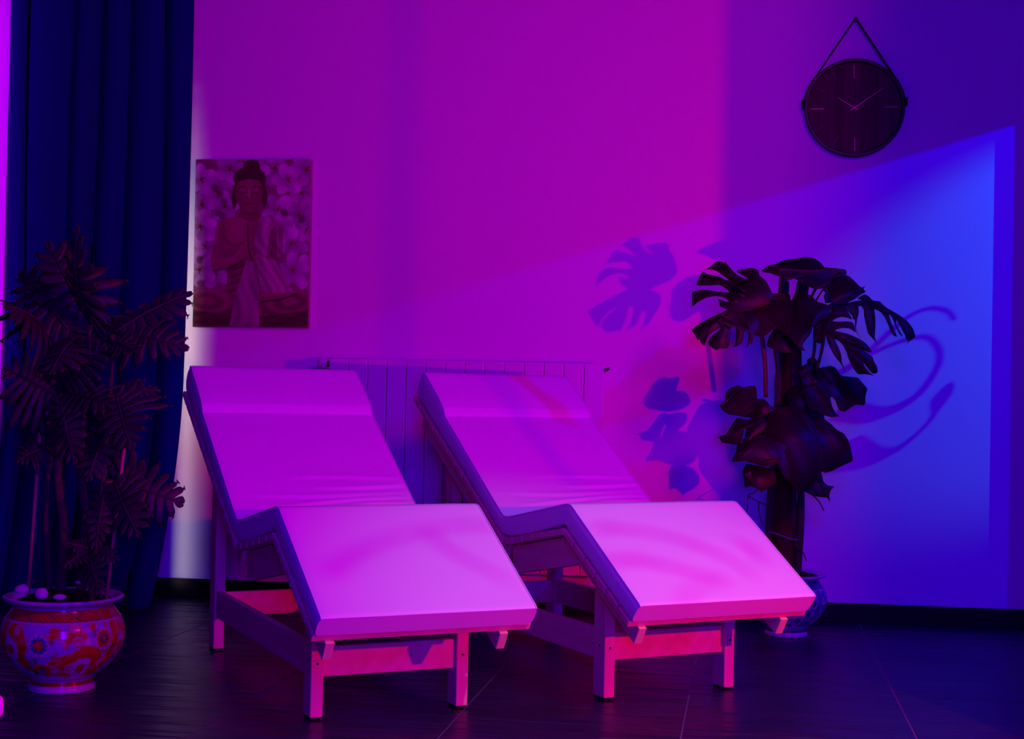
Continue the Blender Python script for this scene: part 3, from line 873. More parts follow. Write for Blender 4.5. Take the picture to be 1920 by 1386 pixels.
def traced_leaf(loops, scale, org, Y, N, curl, m):
    """a leaf blade with the given outline (and holes), lying on a curved, tilted surface at its own depth"""
    loops = [[Vector((org[0] + x / scale, org[1] + y / scale)) for x, y in lp] for lp in loops]
    # round the outlines a little
    fine_ = []
    for lp in loops:
        q = []
        n = len(lp)
        for k in range(n):
            p0, p1, p2, p3 = lp[k - 1], lp[k], lp[(k + 1) % n], lp[(k + 2) % n]
            q.append(p1)
            d = (p2 - p1).length
            if d > 2.5:
                for t in ((0.5,) if d < 8 else (0.33, 0.67)):
                    c = 0.5 * ((2 * p1) + (p2 - p0) * t + (2 * p0 - 5 * p1 + 4 * p2 - p3) * t * t + (3 * p1 - p0 - 3 * p2 + p3) * t ** 3)
                    q.append(p1.lerp(p2, t).lerp(c, 0.6))
        fine_.append(q)
    vs, es = [], []
    for lp in fine_:
        o = len(vs)
        vs += lp
        es += [(o + k, o + (k + 1) % len(lp)) for k in range(len(lp))]
    x0, x1 = min(v.x for v in fine_[0]), max(v.x for v in fine_[0])
    y0, y1 = min(v.y for v in fine_[0]), max(v.y for v in fine_[0])
    st = max(x1 - x0, y1 - y0) / 16
    for a in range(int((x1 - x0) / st) + 1):
        for b in range(int((y1 - y0) / st) + 1):
            vs.append(Vector((x0 + (a + 0.5 * (b % 2)) * st, y0 + b * st)))
    r = delaunay_2d_cdt(vs, es, [], 3, 1e-4)
    V, F = r[0], r[2]
    cx, cy = sum(v.x for v in fine_[0]) / len(fine_[0]), sum(v.y for v in fine_[0]) / len(fine_[0])
    C0 = at(cx, cy, Y)
    N = Vector(N).normalized()
    out = []
    ph = cx * 0.37
    for v in V:
        d = RM @ Vector(((v.x - 960) / FPX, 1.0, -(v.y - 693) / FPX))
        k = (C0 - CAM).dot(N) / d.dot(N)
        p = CAM + d * k
        rr = (p - C0).length
        k *= 1 + (curl * rr * rr + 0.004 * math.sin(rr * 60 + ph) + 0.004 * math.sin(v.x * 0.10 + v.y * 0.05 + ph)) / 5.4
        out.append(CAM + d * k)
    o = from_py('leaf', out, [tuple(f) for f in F], m, PR, True)
    md = o.modifiers.new('thickness', 'SOLIDIFY')
    md.thickness = 0.0014
    return o
CA, CB, CC = (6.93, (1280, 470)), (5.545, (1420, 470)), (4.78, (1330, 670))
LEAVES = [
 (CA, -0.70, (-0.25, -0.9, 0.42), 1.2, [[(1165, 560), (1130, 480), (1080, 390), (1000, 325), (985, 260), (930, 232), (860, 228), (800, 245), (770, 240), (700, 272), (740, 300), (800, 335), (850, 370), (790, 360), (720, 325), (690, 300), (620, 225), (565, 160), (555, 130), (545, 158), (470, 138), (425, 150), (370, 200), (305, 247), (370, 245), (440, 265), (520, 320), (600, 385), (560, 385), (500, 350), (430, 330), (330, 310), (262, 275), (220, 340), (180, 450), (260, 455), (370, 455), (470, 445), (540, 480), (610, 540), (560, 545), (450, 535), (350, 515), (240, 513), (140, 535), (122, 560), (120, 640), (128, 730), (200, 670), (300, 620), (400, 595), (500, 600), (560, 625), (600, 665), (560, 665), (465, 630), (475, 690), (490, 730), (560, 760), (620, 790), (750, 800), (900, 780), (1000, 740), (1100, 700), (1165, 620)],
   [(690, 455), (740, 465), (800, 510), (825, 545), (780, 535), (720, 490)], [(700, 555), (780, 560), (815, 600), (800, 620), (750, 595)], [(610, 640), (690, 620), (730, 660), (700, 700), (640, 690)], [(855, 690), (890, 655), (912, 665), (900, 700), (870, 712)], [(905, 515), (975, 535), (960, 545)], [(462, 265), (500, 270), (550, 298), (540, 308), (490, 290)]]),
 (CA, -0.75, (-0.10, -0.92, 0.30), 1.0, [[(600, 770), (540, 790), (440, 840), (330, 890), (220, 950), (120, 1030), (160, 1100), (200, 1170), (220, 1145), (230, 1190), (280, 1235), (300, 1180), (330, 1120), (400, 1050), (470, 1010), (500, 1000), (470, 1040), (400, 1095), (350, 1150), (330, 1200), (345, 1235), (400, 1275), (445, 1300), (470, 1275), (530, 1272), (585, 1268), (610, 1190), (625, 1080), (625, 1010), (660, 985), (690, 1010), (695, 1080), (685, 1180), (665, 1255), (720, 1235), (765, 1200), (790, 1120), (795, 1060), (820, 1045), (850, 1060), (852, 1130), (845, 1200), (825, 1268), (870, 1215), (900, 1200), (930, 1100), (960, 1050), (990, 960), (960, 850), (850, 790), (720, 770)],
   [(345, 990), (360, 960), (430, 900), (500, 868), (528, 880), (500, 910), (430, 940)], [(555, 840), (600, 822), (612, 830), (580, 848)], [(405, 1210), (430, 1165), (452, 1158), (440, 1190), (415, 1222)]]),
 (CB, -0.58, (0.0, -0.80, 0.55), 2.0, [[(40, 210), (80, 180), (130, 150), (190, 145), (250, 110), (330, 92), (410, 85), (480, 70), (560, 75), (620, 100), (670, 140), (700, 175), (760, 180), (850, 190), (915, 200), (930, 230), (915, 265), (850, 270), (800, 290), (760, 330), (720, 380), (640, 400), (560, 390), (520, 360), (480, 330), (430, 310), (400, 300), (380, 290), (330, 310), (260, 290), (200, 260), (130, 235), (70, 225)]]),
 (CB, -0.56, (0.30, -0.80, 0.50), 2.0, [[(760, 290), (850, 270), (940, 262), (990, 300), (1040, 350), (1080, 385), (1125, 370), (1100, 400), (1125, 430), (1080, 455), (1020, 500), (960, 530), (880, 545), (820, 560), (760, 520), (740, 430), (720, 350)]]),
 (CB, -0.54, (0.30, -0.85, 0.40), 1.0, [[(830, 545), (900, 555), (1000, 530), (1090, 515), (1040, 500), (1110, 455), (1160, 480), (1200, 520), (1270, 530), (1300, 560), (1350, 600), (1420, 640), (1500, 690), (1570, 750), (1620, 820), (1640, 900), (1600, 930), (1560, 960), (1540, 995), (1565, 940), (1545, 920), (1530, 860), (1470, 760), (1450, 720), (1440, 760), (1480, 840), (1510, 890), (1480, 870), (1440, 790), (1400, 700), (1370, 660), (1380, 720), (1410, 800), (1450, 895), (1420, 885), (1390, 850), (1360, 770), (1320, 690), (1280, 640), (1215, 610), (1225, 700), (1225, 800), (1220, 900), (1240, 960), (1270, 995), (1230, 950), (1180, 895), (1150, 860), (1130, 780), (1110, 680), (1105, 610), (1070, 570), (1050, 580), (1055, 640), (1040, 700), (1025, 800), (1040, 860), (1080, 920), (1030, 850), (1015, 790), (1010, 700), (985, 640), (960, 600), (930, 575), (870, 590), (830, 575)]]),
 (CB, -0.62, (0.10, -0.95, 0.22), 0.8, [[(770, 580), (830, 590), (900, 610), (950, 650), (985, 715), (940, 700), (880, 690), (820, 705), (780, 735), (850, 740), (920, 738), (985, 745), (1010, 790), (1020, 850), (960, 810), (880, 805), (800, 830), (870, 850), (950, 870), (1030, 905), (1110, 950), (1160, 1000), (1190, 1060), (1130, 1050), (1080, 1025), (1190, 1100), (1210, 1150), (1240, 1200), (1250, 1250), (1240, 1275), (1200, 1280), (1150, 1230), (1100, 1160), (1120, 1210), (1170, 1270), (1210, 1302), (1160, 1290), (1110, 1285), (1050, 1285), (1000, 1230), (950, 1130), (920, 1040), (880, 970), (830, 930), (800, 925), (840, 1000), (870, 1080), (880, 1170), (900, 1215), (920, 1265), (880, 1190), (820, 1120), (770, 1040), (730, 950), (710, 880), (690, 830), (680, 1000), (665, 1030), (660, 960), (640, 970), (600, 940), (580, 900), (580, 850), (620, 800), (600, 760), (640, 720), (720, 690), (760, 640)],
   [(900, 920), (960, 935), (1050, 985), (1040, 990), (960, 960)], [(975, 1040), (1000, 1050), (1060, 1130), (1105, 1210), (1080, 1220), (1030, 1160)], [(690, 668), (720, 625), (748, 606), (735, 640), (705, 672)]]),
 (CB, -0.62, (0.0, -0.90, 0.40), 0.8, [[(-130, 560), (0, 450), (170, 445), (330, 450), (350, 520), (450, 440), (560, 470), (620, 530), (760, 580), (740, 680), (640, 740), (570, 800), (560, 860), (480, 960), (470, 1000), (500, 1045), (440, 1025), (330, 900), (200, 800), (60, 900), (-60, 860), (-100, 700)]]),
 (CB, -0.58, (0.0, -0.92, 0.35), 1.5, [[(100, 990), (120, 900), (170, 820), (260, 790), (310, 850), (380, 960), (405, 1050), (330, 1065), (260, 1060), (200, 1040), (140, 1015)]]),
 (CB, -0.45, (-0.6, -0.75, 0.2), 1.0, [[(230, 290), (310, 310), (330, 330), (330, 430), (300, 470), (220, 450), (225, 360)]]),
 (CB, -0.46, (-0.6, -0.75, 0.2), 1.0, [[(420, 310), (470, 330), (530, 400), (500, 440), (430, 510), (380, 600), (330, 590), (370, 500), (400, 420)]]),
 (CC, -0.62, (-0.3, -0.85, 0.45), 1.6, [[(95, 432), (140, 390), (150, 320), (190, 275), (260, 252), (300, 270), (350, 262), (410, 258), (425, 300), (430, 375), (480, 370), (520, 400), (560, 470), (500, 520), (420, 540), (330, 540), (260, 525), (180, 515), (120, 480)]]),
 (CC, -0.48, (0.2, -0.88, 0.42), 1.4, [[(810, 100), (860, 110), (940, 95), (1000, 95), (1080, 78), (1130, 95), (1180, 165), (1250, 175), (1330, 185), (1370, 230), (1415, 285), (1400, 340), (1395, 420), (1370, 432), (1320, 425), (1270, 450), (1210, 490), (1160, 470), (1130, 390), (1100, 355), (1085, 370), (1100, 440), (1130, 500), (1165, 530), (1080, 535), (1000, 510), (960, 480), (900, 470), (860, 380), (830, 250), (800, 150)]]),
 (CC, -0.62, (-0.3, -0.88, 0.38), 1.4, [[(70, 715), (150, 690), (200, 610), (250, 545), (330, 560), (400, 545), (490, 550), (510, 620), (460, 680), (390, 720), (330, 770), (320, 700), (335, 650), (310, 645), (295, 720), (300, 770), (240, 785), (170, 775), (110, 765), (100, 740)]]),
 (CC, -0.54, (0.25, -0.90, 0.36), 1.4, [[(830, 590), (920, 560), (1000, 540), (1080, 590), (1140, 650), (1210, 690), (1255, 770), (1275, 860), (1285, 930), (1220, 960), (1160, 990), (1100, 1020), (1040, 1035), (990, 1010), (960, 920), (900, 800), (850, 700)]]),
 (CC, -0.66, (-0.1, -0.90, 0.40), 1.4, [[(200, 935), (240, 850), (250, 790), (300, 740), (400, 700), (480, 700), (560, 740), (620, 800), (640, 900), (600, 960), (500, 980), (420, 960), (330, 930), (260, 935)]]),
 (CC, -0.61, (-0.3, -0.92, 0.20), 1.4, [[(320, 1170), (310, 1080), (300, 1030), (330, 960), (430, 970), (520, 990), (590, 1040), (600, 1120), (540, 1170), (480, 1200), (470, 1220), (450, 1190), (370, 1155)]]),
 (CC, -0.50, (0.2, -0.90, 0.40), 1.4, [[(850, 1200), (830, 1150), (900, 1060), (1000, 1040), (1020, 1110), (1060, 1150), (1120, 1160), (1090, 1190), (1075, 1240), (1080, 1300), (1055, 1260), (1000, 1255), (920, 1240)]]),
 (CC, -0.62, (0.0, -0.96, 0.26), 0.3, [[(560, 480), (700, 440), (800, 480), (900, 540), (960, 640), (990, 800), (1000, 950), (1000, 1060), (900, 1150), (800, 1200), (740, 1150), (680, 1080), (620, 1000), (600, 900), (540, 800), (480, 700), (520, 580)]]),
 (CC, -0.44, (0.1, -0.90, 0.40), 1.0, [[(770, 110), (870, 60), (880, 20), (930, 0), (970, 40), (975, 95), (900, 130), (860, 180), (810, 170)]]),
 (CC, -0.46, (0.1, -0.90, 0.40), 1.0, [[(690, 300), (780, 250), (900, 260), (1000, 330), (980, 470), (900, 520), (800, 520), (720, 440)]])]
for (sc, org), Y, N, cu, loops in LEAVES:
    traced_leaf(loops, sc, org, Y, N, cu, M['monstera'])
# leaves on the far side of the pole, seen between the others
mz, wh = 'monstera', 'whole'
for base, tip, N, wd, kind, ar, dr, stem in (
    ((1545, 540, -.30), (1600, 600, -.20), (0.35, -0.35, 0.88), 0.22, wh, 0.15, 0.35, (1490, 640)),
    ((1450, 775, -.30), (1440, 850, -.22), (-0.1, -0.96, 0.25), 0.18, wh, 0.08, 0.25, None),
    ((1490, 720, -.30), (1540, 800, -.22), (0.1, -0.92, 0.38), 0.20, wh, 0.10, 0.25, None)):
    plant_leaf(PR, base, tip, N, wd, kind, ar, dr, None if stem is None else (*stem, -0.36), M['monstera'])
for a, b in (((1478, 640), (1440, 560)), ((1484, 645), (1425, 578)), ((1490, 640), (1530, 540)), ((1492, 645), (1560, 570)), ((1486, 800), (1430, 760)), ((1490, 760), (1530, 715)),
             ((1484, 830), (1440, 805)), ((1488, 830), (1520, 790)), ((1480, 860), (1440, 840)), ((1478, 890), (1440, 880)), ((1486, 905), (1515, 890))):
    p, q = at(*a, -0.40), at(*b, -0.50)
    tube('petiole', spline([p, p.lerp(q, .5) + Vector((0, -0.01, 0.02)), q], 5), 0.0055, M['petiole'], PR, 8)
for a, b, r in (((1436, 745, -.44), (1424, 600, -.48), 0.0085), ((1518, 705, -.42), (1528, 610, -.46), 0.006), ((1528, 705, -.42), (1548, 600, -.48), 0.006),
                ((1470, 640, -.40), (1468, 520, -.44), 0.014), ((1486, 640, -.42), (1512, 528, -.46), 0.013), ((1460, 760, -.42), (1454, 645, -.44), 0.011)):
    tube('petiole', spline([P(*a), P(*a).lerp(P(*b), .5) + Vector((0.006, -0.01, 0)), P(*b)], 6), r, M['petiole'], PR, 8)
grp.done()

# ------------------------------------------------------------------ wall clock hung on a strap
CK = empty('wall_clock', (2.003, 0, 2.043), 0, 'round dark wooden wall clock hanging from a black leather strap', 'clock')
def disc_strip(R, x0, x1, y0, y1, n=14):
    """the slice of a disc between x0 and x1, thick from y0 (front) to y1"""
    pts = []
    for k in range(n + 1):
        x = x0 + (x1 - x0) * k / n
        pts.append((x, math.sqrt(max(0, R * R - x * x))))
    loop = pts + [(x, -z) for x, z in reversed(pts)]
    m = len(loop)
    vs = [(x, y0, z) for x, z in loop] + [(x, y1, z) for x, z in loop]
    fs = [tuple(range(m)), tuple(range(2 * m - 1, m - 1, -1))] + [(k, (k + 1) % m, m + (k + 1) % m, m + k) for k in range(m)]
    return vs, fs
RC = 0.190
vs, fs = disc_strip(RC, -RC, RC, -0.012, -0.004, 40)
from_py('back_board', vs, fs, M['black'], CK)
xb = [-0.183, -0.140, -0.099, -0.0735, -0.043, -0.020, 0.000, 0.030, 0.050, 0.092, 0.135, 0.183]
tone = [1, 1, 0, 2, 0, 0, 0, 1, 2, 0, 1]
for k in range(len(xb) - 1):
    vs, fs = disc_strip(0.184, xb[k] + 0.0004, xb[k + 1] - 0.0004, -0.020, -0.012, 8)
    from_py('plank', vs, fs, M['plank%d' % tone[k]], CK)
n = 72
prof = [(0.182, -0.004), (0.182, -0.032), (0.185, -0.035), (0.193, -0.035), (0.196, -0.032), (0.196, -0.004)]
vs = [(r * math.cos(2 * PI * k / n), y, r * math.sin(2 * PI * k / n)) for r, y in prof for k in range(n)]
m_ = len(prof)
fs = [(i * n + k, i * n + (k + 1) % n, ((i + 1) % m_) * n + (k + 1) % n, ((i + 1) % m_) * n + k) for i in range(m_) for k in range(n)]
from_py('rim', vs, fs, M['black'], CK, False)
tilt = rad(1.5)
for h in range(12):
    a = PI / 2 - h * PI / 6 + tilt
    big = h % 3 == 0
    r0, r1 = (0.118, 0.172) if big else (0.134, 0.168)
    ww = 0.0016 if big else 0.0026
    d, t = Vector((math.cos(a), 0, math.sin(a))), Vector((-math.sin(a), 0, math.cos(a)))
    q = [d * r0 - t * ww, d * r1 - t * ww, d * r1 + t * ww, d * r0 + t * ww]
    vs = [(p.x, -0.0225, p.z) for p in q] + [(p.x, -0.0195, p.z) for p in q]
    from_py('hour_mark', vs, [(0, 1, 2, 3), (7, 6, 5, 4), (0, 4, 5, 1), (1, 5, 6, 2), (2, 6, 7, 3), (3, 7, 4, 0)], M['rose'] if big else M['black'], CK)
def hand(name, ang, r0, r1, w0, w1, y):
    d, t = Vector((math.cos(ang), 0, math.sin(ang))), Vector((-math.sin(ang), 0, math.cos(ang)))
    q = [d * r0 - t * w0, d * r1 - t * w1, d * r1 + t * w1, d * r0 + t * w0]
    vs = [(p.x, y - 0.0012, p.z) for p in q] + [(p.x, y, p.z) for p in q]
    from_py(name, vs, [(0, 1, 2, 3), (7, 6, 5, 4), (0, 4, 5, 1), (1, 5, 6, 2), (2, 6, 7, 3), (3, 7, 4, 0)], M['rose'], CK)
hand('minute_hand', rad(35), -0.018, 0.135, 0.0026, 0.0010, -0.0275)
hand('hour_hand', rad(148), -0.015, 0.078, 0.0022, 0.0010, -0.0250)
vs, fs = tube_geo([(0, -0.020, 0), (0, -0.031, 0)], [0.006, 0.005], 14)
from_py('hub', vs, fs, M['rose'], CK)
# strap: from the side lugs round the rim and up to the peg
def ribbon(name, pts, w, parent, m):
    vs, fs = [], []
    for (x, z) in pts:
        vs += [(x, -0.028, z), (x, -0.010, z)]
    vv = [Vector(v) for v in vs]
    k = len(pts)
    out, ff = [], []
    for i, (x, z) in enumerate(pts):
        a, b = pts[max(0, i - 1)], pts[min(k - 1, i + 1)]
        d = Vector((b[0] - a[0], 0, b[1] - a[1])).normalized()
        t = Vector((-d.z, 0, d.x)) * w
        for y in (-0.030, -0.014):
            for s in (-1, 1):
                out.append(Vector((x, y, z)) + t * s)
    for i in range(k - 1):
        o = i * 4
        for a, b in ((0, 1), (1, 3), (3, 2), (2, 0)):
            ff.append((o + a, o + b, o + 4 + b, o + 4 + a))
    ff.append((0, 1, 3, 2))
    e = (k - 1) * 4
    ff.append((e, e + 2, e + 3, e + 1))
    return from_py(name, out, ff, m, parent)
apex = (-0.001, 0.352)
for s in (-1, 1):
    arc = [(s * 0.1975 * math.cos(a), 0.1975 * math.sin(a)) for a in np.linspace(rad(8 if s < 0 else 12), rad(40), 9)]
    ribbon('strap', [(s * 0.204, arc[0][1] - 0.012)] + arc + [(apex[0] + s * 0.004, apex[1])], 0.0030, CK, M['leather'])
    ribbon('strap_lug', [(s * 0.199, -0.005 + 0.012 * (s > 0)), (s * 0.202, 0.030 + 0.012 * (s > 0))], 0.0058, CK, M['leather'])
vs, fs = tube_geo([(apex[0], -0.036, apex[1] + 0.002), (apex[0], 0.0, apex[1] + 0.002)], [0.0075, 0.0065], 14)
from_py('peg', vs, fs, M['black'], CK)

# ------------------------------------------------------------------ canvas print of a praying statue among blossoms
PW, PH = 0.496, 0.703
PIC = empty('canvas_print', (-0.4435, 0, 1.481), rad(0), 'unframed canvas print of a praying seated statue among pale blossoms', 'picture')
PIC.rotation_euler = (0, rad(-0.35), 0)
from_bm('canvas', box_bm((-PW / 2, -0.028, -PH / 2), (PW / 2, -0.001, PH / 2), 0.002), M['canvas'], PIC)
def painting(nx=150, ny=214):
    u, v = np.meshgrid((np.arange(nx) + 0.0) / (nx - 1), (np.arange(ny) + 0.0) / (ny - 1))    # v runs down from the top
    u, v = u.ravel(), v.ravel()
    AS = PH / PW
    C = np.zeros((nx * ny, 3))
    C[:] = (0.24, 0.10, 0.13)
    r = np.random.RandomState(5)
    def mix(mk, c):
        C[:] = C * (1 - mk[:, None]) + np.array(c) * mk[:, None]
    def ell(cx, cy, rx, ry, ang=0.0, soft=0.15):
        dx, dy = u - cx, (v - cy) * AS
        c, s = math.cos(ang), math.sin(ang)
        a, b = (dx * c + dy * s) / rx, (-dx * s + dy * c) / (ry * AS)
        d = np.sqrt(a * a + b * b)
        return 1 - sstep(1 - soft, 1 + soft, d), a, b
    def poly(pts, soft=0.006):
        ins = np.zeros(len(u), bool)
        d = np.full(len(u), 9.0)
        for (x0, y0), (x1, y1) in zip(pts, pts[1:] + pts[:1]):
            cr = ((y0 > v) != (y1 > v)) & (u < (x1 - x0) * (v - y0) / (y1 - y0 + 1e-12) + x0)
            ins ^= cr
            dx, dy = x1 - x0, (y1 - y0) * AS
            t = np.clip(((u - x0) * dx + (v - y0) * AS * dy) / (dx * dx + dy * dy + 1e-12), 0, 1)
            d = np.minimum(d, np.hypot(u - x0 - t * dx, (v - y0) * AS - t * dy))
        return np.where(ins, sstep(-soft, soft, d), sstep(-soft, soft, -d))
    def line(pts, wd, c, soft=0.004, amt=1.0):
        d = np.full(len(u), 9.0)
        for (x0, y0), (x1, y1) in zip(pts[:-1], pts[1:]):
            dx, dy = x1 - x0, (y1 - y0) * AS
            t = np.clip(((u - x0) * dx + (v - y0) * AS * dy) / (dx * dx + dy * dy + 1e-12), 0, 1)
            d = np.minimum(d, np.hypot(u - x0 - t * dx, (v - y0) * AS - t * dy))
        mix((1 - sstep(wd - soft, wd + soft, d)) * amt, c)
    # blossoms
    fl = [(0.30, 0.06), (0.06, 0.27), (0.69, 0.05), (0.92, 0.20), (0.10, 0.52), (0.19, 0.68), (0.97, 0.42), (0.97, 0.67), (0.05, 0.12), (0.72, 0.30), (0.84, 0.50),
          (0.86, 0.66), (0.20, 0.40), (0.05, 0.40), (0.20, 0.20), (0.80, 0.12), (0.05, 0.66), (0.90, 0.33), (0.76, 0.42), (0.26, 0.28), (0.96, 0.06), (0.52, 0.03)]
    for cx, cy in fl:
        a0 = r.uniform(0, 6)
        for k in range(5):
            a = a0 + k * 2 * PI / 5 + r.uniform(-0.2, 0.2)
            ln = r.uniform(0.060, 0.085)
            mk, aa, bb = ell(cx + math.cos(a) * ln, cy + math.sin(a) * ln / AS, 0.074, 0.036, a, 0.10)
            sh = r.uniform(0.75, 1.1) * (0.68 + 0.32 * np.clip(aa * 0.7 + 0.5, 0, 1)) * (1 - 0.20 * np.clip(bb, 0, 1))
            col = np.array((0.66, 0.47, 0.58))[None] * (sh ** 1.5)[:, None]
            C[:] = C * (1 - mk[:, None]) + col * mk[:, None]
            mk2, _, _ = ell(cx + math.cos(a) * 0.02, cy + math.sin(a) * 0.02 / AS, 0.020, 0.006, a, 0.3)
            mix(mk2 * 0.8, (0.22, 0.04, 0.02))
        mk, _, _ = ell(cx, cy, 0.014, 0.011, 0, 0.4)
        mix(mk, (0.14, 0.03, 0.01))
    for x, y in ((0.17, 0.17), (0.22, 0.21), (0.25, 0.25), (0.20, 0.32), (0.78, 0.32), (0.93, 0.36), (0.66, 0.36), (0.24, 0.34), (0.06, 0.74), (0.05, 0.60)):
        mk, _, _ = ell(x, y, 0.035, 0.02, r.uniform(0, 3), 0.4)
        mix(mk * 0.8, (0.10, 0.035, 0.04))
    skin, skd, skl = np.array((0.25, 0.085, 0.085)), np.array((0.075, 0.020, 0.022)), np.array((0.46, 0.22, 0.22))
    robe, rod = np.array((0.40, 0.24, 0.25)), np.array((0.17, 0.06, 0.06))
    def shade(mk, base, lit):
        col = base[None] * np.clip(lit, 0.2, 1.6)[:, None]
        C[:] = C * (1 - mk[:, None]) + col * mk[:, None]
    # legs: big folded ovals with concentric drapery
    for cx, cy, rx, ry, sg in ((0.16, 0.885, 0.30, 0.105, 1), (0.80, 0.885, 0.29, 0.105, -1)):
        mk, a, b = ell(cx, cy, rx, ry, 0.06 * sg, 0.05)
        rr = np.sqrt((a + 0.15 * sg) ** 2 + (b + 0.35) ** 2)
        shade(mk, skin * 0.8, 0.95 - 0.35 * b + 0.35 * np.sin(rr * 13))
    mk = poly([(0.0, 0.90), (0.35, 0.93), (0.65, 0.93), (1.0, 0.90), (1.0, 1.0), (0.0, 1.0)])
    shade(mk * 0.85, skd, 1.0 + 0.3 * np.sin(v * 120 + 3 * np.sin(u * 9)))
    # torso
    mk = poly([(0.19, 0.39), (0.26, 0.355), (0.38, 0.335), (0.55, 0.335), (0.68, 0.355), (0.76, 0.40), (0.77, 0.56), (0.66, 0.70), (0.62, 0.80), (0.30, 0.80), (0.28, 0.62), (0.20, 0.50)])
    shade(mk, skin, 1.05 - 1.3 * (v - 0.45) + 0.35 * np.cos((u - 0.37) * 15) * np.cos((v - 0.43) * 14))
    mk = poly([(0.30, 0.66), (0.50, 0.60), (0.60, 0.64), (0.62, 0.80), (0.28, 0.80)])
    shade(mk, rod, 1.0 + 0.30 * np.sin(v * 150 + u * 26 + 2 * np.sin(u * 14)))
    # robe over the shoulder
    mk = poly([(0.57, 0.335), (0.70, 0.36), (0.77, 0.42), (0.76, 0.58), (0.60, 0.60), (0.51, 0.58), (0.53, 0.46)])
    shade(mk, robe, 0.95 + 0.22 * np.sin((u * 0.9 - v * 0.35) * 75 + 4 * np.sin(v * 17)) + 0.22 * np.sin((u - v * 0.3) * 31 + 2 * np.sin(v * 9 + 1)))
    mk = poly([(0.66, 0.43), (0.71, 0.38), (0.72, 0.58), (0.62, 0.60)])
    shade(mk * 0.8, rod, 0.8 + 0 * u)
    mk = poly([(0.54, 0.58), (0.73, 0.60), (0.80, 0.72), (0.88, 0.80), (0.60, 0.79), (0.56, 0.68)])
    shade(mk, robe, 0.9 + 0.22 * np.sin((u - v * 0.55) * 85 + 3 * np.sin(v * 14)) + 0.24 * np.sin((u - v * 0.5) * 37 + 2 * np.sin(u * 12)))
    # cloth hanging in front
    mk = poly([(0.46, 0.60), (0.53, 0.62), (0.57, 0.75), (0.58, 1.0), (0.32, 1.0), (0.37, 0.80)])
    shade(mk, robe * 0.8, 0.92 + 0.16 * np.sin((u + (v - 0.6) * (u - 0.46) * -1.2) * 95 + 4 * np.sin(v * 12)) + 0.2 * np.sin((u + (v - 0.6) * (u - 0.46) * -1.6) * 41 + 2 * np.sin(v * 8 + 2)))
    mk = poly([(0.59, 0.79), (0.80, 0.795), (0.91, 0.785), (0.86, 0.815), (0.70, 0.84), (0.58, 0.845)])
    shade(mk, skin, 1.05 - 6 * (v - 0.815))
    line([(0.59, 0.85), (0.75, 0.835), (0.90, 0.80)], 0.008, skd * 0.6, 0.006)
    # left arm of the picture
    mk = poly([(0.19, 0.40), (0.24, 0.365), (0.27, 0.42), (0.24, 0.56), (0.25, 0.66), (0.17, 0.66), (0.14, 0.60), (0.17, 0.50)])
    shade(mk, skin, 1.15 - 2.2 * np.abs(u - 0.20) * 2.5)
    mk = poly([(0.15, 0.60), (0.24, 0.60), (0.36, 0.57), (0.44, 0.50), (0.47, 0.53), (0.42, 0.60), (0.30, 0.645), (0.20, 0.665)])
    shade(mk, skin, 1.2 - 5 * (v - 0.60 + (u - 0.3) * 0.25))
    line([(0.17, 0.665), (0.30, 0.650), (0.43, 0.605)], 0.006, skd * 0.6, 0.006)
    # praying hands
    mk = poly([(0.455, 0.385), (0.475, 0.395), (0.495, 0.44), (0.53, 0.52), (0.55, 0.57), (0.50, 0.60), (0.47, 0.585), (0.43, 0.56), (0.42, 0.50), (0.44, 0.42)])
    shade(mk, skin, 1.2 - 1.2 * np.abs(u - 0.46) * 4)
    line([(0.458, 0.385), (0.466, 0.47), (0.480, 0.56), (0.505, 0.60)], 0.006, skd * 0.5, 0.004)
    line([(0.27, 0.47), (0.30, 0.50), (0.36, 0.515), (0.42, 0.50)], 0.006, skd, 0.008, 0.8)
    # neck and head
    mk = poly([(0.40, 0.29), (0.56, 0.29), (0.58, 0.345), (0.50, 0.375), (0.38, 0.345)])
    shade(mk, skin * 0.85, 1.0 - 2.0 * (v - 0.31))
    mk, a, b = ell(0.345, 0.225, 0.025, 0.075, 0.05, 0.15)
    shade(mk, skd, 1.0 + 0 * u)
    mk, a, b = ell(0.600, 0.215, 0.025, 0.075, -0.05, 0.15)
    shade(mk, skd, 1.2 + 0 * u)
    mk, a, b = ell(0.470, 0.115, 0.140, 0.075, 0, 0.06)
    bumps = 0.75 + 0.35 * np.sin(u * 210) * np.sin(v * 300)
    shade(mk, skd * 1.3, bumps)
    mk, a, b = ell(0.485, 0.045, 0.075, 0.045, 0, 0.08)
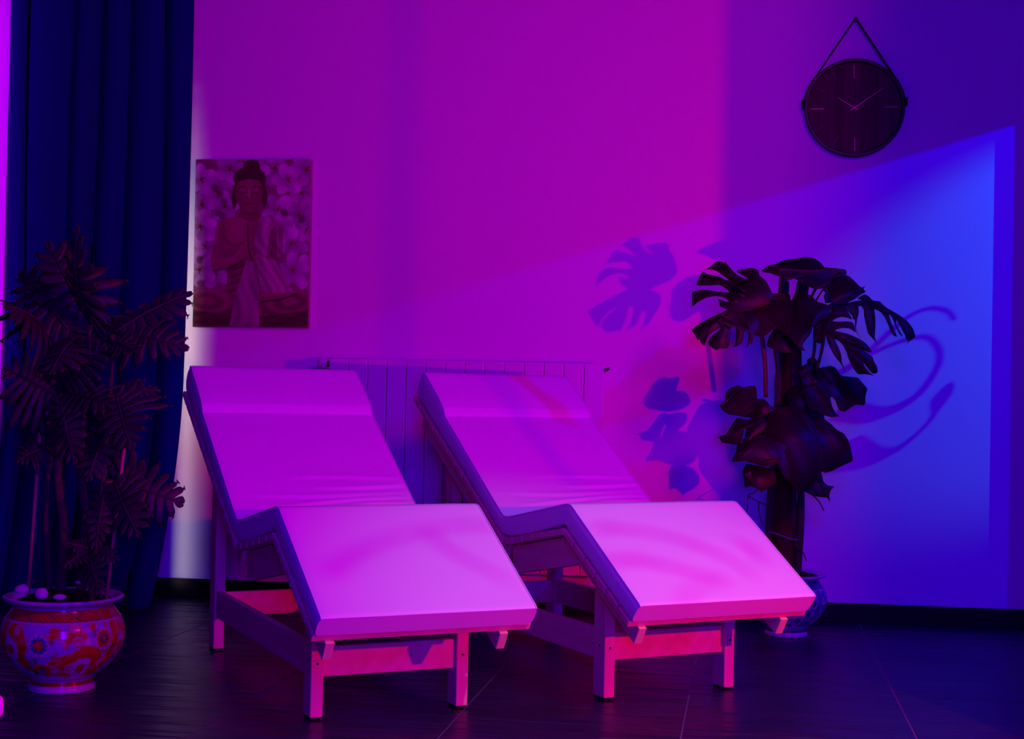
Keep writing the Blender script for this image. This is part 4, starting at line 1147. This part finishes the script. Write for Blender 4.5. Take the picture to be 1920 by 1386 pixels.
    shade(mk, skd * 1.3, bumps)
    mk, a, b = ell(0.470, 0.205, 0.118, 0.112, 0, 0.05)
    shade(mk, skin, 1.12 - 0.35 * np.abs(a) - 0.18 * b)
    mk = poly([(0.345, 0.08), (0.60, 0.08), (0.60, 0.16), (0.56, 0.128), (0.47, 0.118), (0.38, 0.130), (0.345, 0.17)])
    shade(mk, skd * 1.2, bumps)
    for sx in (-1, 1):
        line([(0.470 + sx * t, 0.178 - 0.035 * math.sin(PI * (t - 0.015) / 0.085) * 0.5) for t in np.linspace(0.015, 0.10, 8)], 0.004, skd, 0.004, 0.9)
        mk, a, b = ell(0.470 + sx * 0.055, 0.190, 0.032, 0.013, 0, 0.2)
        shade(mk, skin * 1.15, 1 - 0.3 * b)
        line([(0.470 + sx * t, 0.196 + 0.008 * math.sin(PI * (t - 0.02) / 0.07)) for t in np.linspace(0.02, 0.09, 8)], 0.003, skd * 0.6, 0.003)
    line([(0.470, 0.178), (0.468, 0.225)], 0.009, skl, 0.008, 0.6)
    line([(0.490, 0.185), (0.494, 0.228), (0.470, 0.236), (0.446, 0.228)], 0.004, skd, 0.004, 0.8)
    mk, a, b = ell(0.470, 0.262, 0.040, 0.012, 0, 0.2)
    shade(mk, skin * np.array((1.0, 0.6, 0.6)), 1 - 0.3 * b)
    line([(0.430, 0.260), (0.470, 0.263), (0.510, 0.260)], 0.003, skd * 0.6, 0.003)
    line([(0.42, 0.318), (0.47, 0.325), (0.54, 0.318)], 0.006, skd, 0.006, 0.6)
    C *= (0.92 + 0.16 * r.rand(len(u)))[:, None]
    x = (u - 0.5) * (PW - 0.003)
    zc = (0.5 - v) * (PH - 0.003)
    vs = np.stack([x, np.full_like(x, -0.0287), zc], 1)
    fs = [(j * nx + i, (j + 1) * nx + i, (j + 1) * nx + i + 1, j * nx + i + 1) for j in range(ny - 1) for i in range(nx - 1)]
    return vs, fs, C
vs, fs, C = painting()
o = from_py('print', vs, fs, M['print'], PIC)
paint(o, np.clip(C, 0, 1))
